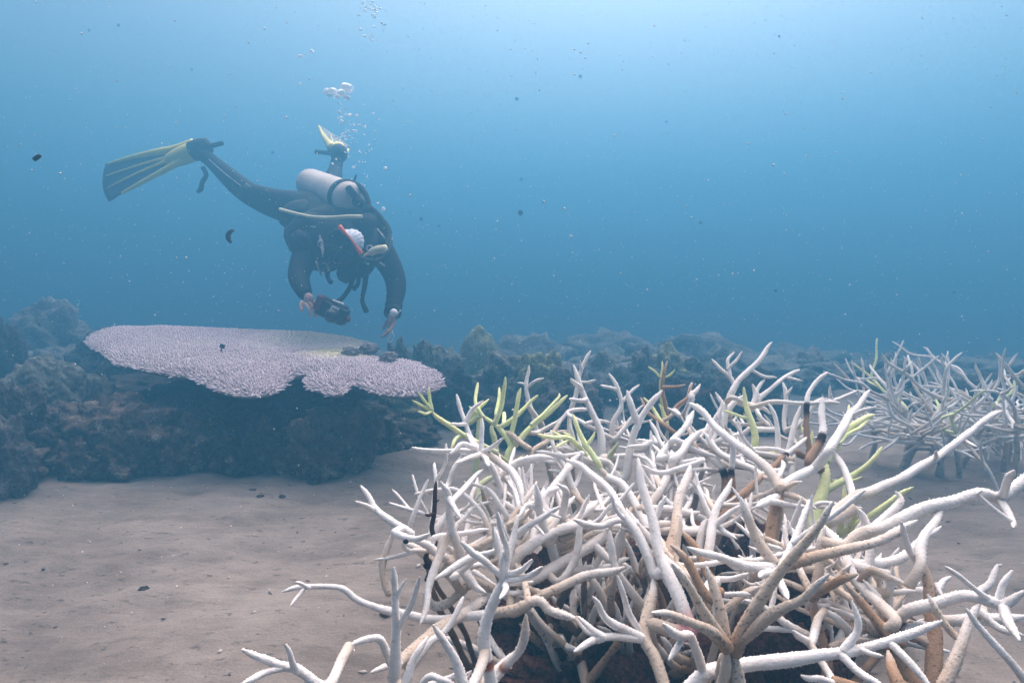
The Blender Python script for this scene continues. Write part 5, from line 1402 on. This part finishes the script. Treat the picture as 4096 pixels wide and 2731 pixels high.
# the camera in his hand
CC = Q(764, 716, 3.40)
cx = np.array([0.88, -0.18, -0.40]); cx /= np.linalg.norm(cx); cy = np.cross([0.0, 0.1, 1.0], cx); cy /= np.linalg.norm(cy); cz = np.cross(cx, cy)
CR = np.column_stack([cx, cy, cz]); Cp = lambda a, b, c: CC + cx * a + cy * b + cz * c
UC = thing('underwater_camera', CC - np.array([0, 0, 0.05]), 'black and dark red underwater camera held in the diver\'s hand', 'camera')
part('housing', M_CAMB, UC, box(CC, (0.078, 0.034, 0.043), CR, 0.012))
part('grip', M_REDCAM, UC, box(Cp(-0.072, -0.004, 0.014), (0.020, 0.036, 0.040), CR, 0.010))
part('top_plate', M_CAMB, UC, box(Cp(0.0, 0, 0.047), (0.062, 0.026, 0.008), CR, 0.006))
part('lens_port', M_CAMB, UC, tube([Cp(0.03, -0.03, -0.01), Cp(0.03, -0.075, -0.01)], [0.036, 0.033], 0.008, 20))
part('knob', M_REDCAM, UC, tube([Cp(0.078, 0, 0.0), Cp(0.096, 0, 0.0)], 0.016, 0.006, 12))
lg = [box(Cp(0.020, -0.0355, 0.030), (0.022, 0.0025, 0.005), CR, 0.001)] + [box(Cp(0.020 + o, -0.0355, 0.020), (0.005, 0.0025, 0.012), CR, 0.001) for o in (-0.017, 0.0, 0.017)]
part('badge', M_WHITE, UC, *lg)
part('lever', M_WHITE, UC, tube([Cp(-0.01, -0.03, 0.06), Cp(0.05, -0.03, 0.064)], 0.004, 0.004, 6))
LN = thing('lanyard', Q(896, 778, 3.58), 'thin white cord dangling from the diver\'s pointing hand', 'cord')
part('cord', M_WHITE, LN, tube([Q(898, 752, 3.575), Q(895, 768, 3.57), Q(891, 785, 3.57)], 0.0035, 0.006, 6), tube([Q(899, 756, 3.575), Q(904, 772, 3.575), Q(900, 784, 3.575), Q(894, 786, 3.57)], 0.003, 0.006, 6))

Q = Q0
# ------------------------------------------------------------------ bubbles, drifting flecks, silt
mB, ntB, bB = new_mat('air_bubble')
bB.inputs['Base Color'].default_value = (0.92, 0.94, 0.96, 1); bB.inputs['Roughness'].default_value = 0.12
tr_ = ntB.nodes.new('ShaderNodeBsdfTranslucent'); tr_.inputs[0].default_value = (0.95, 0.96, 0.97, 1); mx_ = ntB.nodes.new('ShaderNodeMixShader'); mx_.inputs[0].default_value = 0.4; bB.inputs['Specular IOR Level'].default_value = 1.0
ntB.links.new(bB.outputs[0], mx_.inputs[1]); ntB.links.new(tr_.outputs[0], mx_.inputs[2]); ntB.links.new(mx_.outputs[0], ntB.nodes['Material Output'].inputs['Surface'])
V3, F3 = ICO[3]; V2, F2 = ICO[2]
protos = []
for k in range(4):
    v = V3.copy()
    for i, w in enumerate(v): v[i] = w * (1 + 0.14 * noise.noise(Vector(w) * 1.4 + Vector((k * 5.0, 0, 0))))
    v = v * np.array([1.15 - .1 * (k % 2), 1.0, 0.62 + 0.1 * k])
    me = bpy.data.meshes.new('bubble'); me.from_pydata(v.tolist(), [], F3.tolist()); me.polygons.foreach_set('use_smooth', np.ones(len(F3), bool)); me.materials.append(mB)
    protos.append(me)
def bubble(x, y, d, wpx, label, group='bubbles in the rising column'):
    o = bpy.data.objects.new('bubble', random.choice(protos)); COL.objects.link(o)
    o.location = Q(x, y, d); s = 1.25 * wpx * 1.7415 / FPX * d / 2; o.scale = (s, s, s); o.rotation_euler = (random.uniform(-.4, .4), random.uniform(-.4, .4), random.uniform(0, 6))
    setp(o, label, 'bubble', group)
for (x, y, w) in [(796, 200, 22), (784, 214, 17), (764, 211, 18), (750, 210, 12), (802, 208, 12), (776, 222, 11), (796, 224, 12), (758, 218, 10)]:
    bubble(x, y, 3.95 + random.uniform(-.05, .05), w, 'large silvery bubble in the clump well above the diver', 'large bubbles in the clump')
for i in range(46):
    t = random.random() ** 0.8; x = 788 + random.gauss(0, 10 + 8 * t) + 14 * t; y = 222 + t * 110
    bubble(x, y, 3.95 + random.uniform(-.15, .15), random.uniform(2.2, 6) * (1.3 - 0.5 * t), 'small bright bubble in the dense trail below the clump', 'small bubbles under the clump')
for i in range(26):
    bubble(random.gauss(826, 26), random.uniform(330, 440), 3.92 + random.uniform(-.15, .15), random.uniform(1.8, 4), 'tiny bubble scattered just above the tank', 'tiny bubbles over the tank')
for (x, y, w) in [(885, 387, 7), (880, 480, 8), (868, 467, 5), (812, 384, 6), (690, 192, 6), (688, 130, 8), (716, 118, 7), (696, 128, 5), (720, 121, 5), (825, 287, 6), (838, 291, 6), (857, 262, 5), (836, 240, 4), (870, 275, 4), (764, 376, 4), (772, 366, 4), (825, 372, 4), (800, 360, 4), (793, 350, 4), (812, 300, 5)]:
    bubble(x, y, 3.9, w, 'stray bubble drifting beside the main trail', 'stray bubbles')
for i in range(34):
    x = random.gauss(848, 15); y = random.choice([random.uniform(0, 30), random.uniform(5, 95)])
    bubble(x, y, 3.95 + random.uniform(-.1, .1), random.uniform(2.5, 7.5), 'bright bubble near the top edge of the frame', 'bubbles near the surface')

M_FLECK = plain('dark_debris', (0.02, 0.022, 0.025), 0.8, 0.4, 200)
def fleck(x, y, d, wpx, label, group=None, shape='disc'):
    c = Q(x, y, d); s = wpx * 1.7415 / FPX * d / 2
    m = MB()
    if shape == 'disc':
        v = V2.copy()
        for i, w in enumerate(v): v[i] = w * (1 + 0.25 * noise.noise(Vector(w) * 1.7 + Vector((x, y, 0))))
        m.add(v * s * np.array([1, 0.5, 0.95]) + c, None, F2)
    elif shape == 'rod':
        a = np.array([0.82, 0.1, 0.57]) * s
        m.add(*tube([c - a, c, c + a], [s * .55, s * .62, s * .5], s * 0.3, 10))
    elif shape == 'curl':
        p = [Q(x + dx, y + dy, d) for dx, dy in ((7, -14), (-1, -11), (-6, -3), (-5, 6), (1, 14))]
        m.add(*tube(p, [s * .13, s * .22, s * .26, s * .24, s * .14], s * 0.1, 10))
    o = m.build('debris_fleck', M_FLECK, None, base=c)
    setp(o, label, 'debris', group)
fleck(85, 362, 1.2, 17, 'black rod shaped fleck drifting in the blue water at the far left', None, 'rod')
fleck(530, 543, 2.3, 44, 'dark curled shred drifting below the diver\'s kicked out leg', None, 'curl')
fleck(932, 1243, 0.75, 13, 'black round fleck in front of the white coral at the bare sand\'s edge')
fleck(1195, 489, 5.0, 13, 'dim oval fleck drifting in open water right of the diver')
for (x, y, d, w) in [(204, 70, 4.4, 10), (272, 58, 4.6, 10), (1333, 176, 4.6, 12), (1198, 412, 4.2, 11), (967, 503, 3.4, 12), (1008, 519, 4.0, 10), (1782, 667, 2.6, 11), (1609, 511, 2.9, 11), (2192, 671, 3.2, 11), (1187, 227, 3.8, 12), (627, 350, 4.2, 11), (1790, 84, 5, 9), (942, 488, 4.5, 9), (90, 745, 2.2, 12), (440, 160, 5, 9), (1530, 280, 5, 9)]:
    fleck(x, y, d * 1.6 + 1.5, w * 0.75, 'faint round dark fleck drifting in the open water', 'faint dark flecks')

# silt hanging in the water: specks of a millimetre or two
M_SILT = plain('silt', (0.6, 0.6, 0.58), 0.8, 0.2, 100)
oct_v = np.array([[1, 0, 0], [-1, 0, 0], [0, 1, 0], [0, -1, 0], [0, 0, 1], [0, 0, -1]], float); oct_f = np.array([[0, 2, 4], [2, 1, 4], [1, 3, 4], [3, 0, 4], [2, 0, 5], [1, 2, 5], [3, 1, 5], [0, 3, 5]])
m = MB(); N = 20000
pp = np.column_stack([RNG.uniform(-3.6, 3.6, N), 0.9 + 4.4 * RNG.random(N) ** 0.7, RNG.uniform(0.03, 2.6, N)])
rr = RNG.uniform(0.0007, 0.0024, N) * np.where(RNG.random(N) < 0.04, 1.7, 1)
big = oct_v[None] * rr[:, None, None] + pp[:, None]
m.add(big.reshape(-1, 3), None, (oct_f[None] + (np.arange(N) * 6)[:, None, None]).reshape(-1, 3))
setp(m.build('silt_specks', M_SILT, None, base=(0, 2, 0), smooth=False), kind='stuff')
# ------------------------------------------------------------------ the sea water: one closed volume
def make_haze():
    V, q, t = box((0, 12, (HAZE_TOP - 2.0) / 2), (40, 30, (HAZE_TOP + 2.0) / 2))
    m = bpy.data.materials.new('sea_water'); m.use_nodes = True
    nt = m.node_tree; nt.nodes.clear()
    out = nt.nodes.new('ShaderNodeOutputMaterial'); pv = nt.nodes.new('ShaderNodeVolumePrincipled')
    pv.inputs['Color'].default_value = (*HAZE_COLOR, 1); pv.inputs['Density'].default_value = HAZE_DENSITY
    pv.inputs['Anisotropy'].default_value = HAZE_ANISO
    nt.links.new(pv.outputs[0], out.inputs['Volume'])
    o = mesh_obj('haze', V, (q, t), m, smooth=False)
    setp(o, kind='stuff')
make_haze()
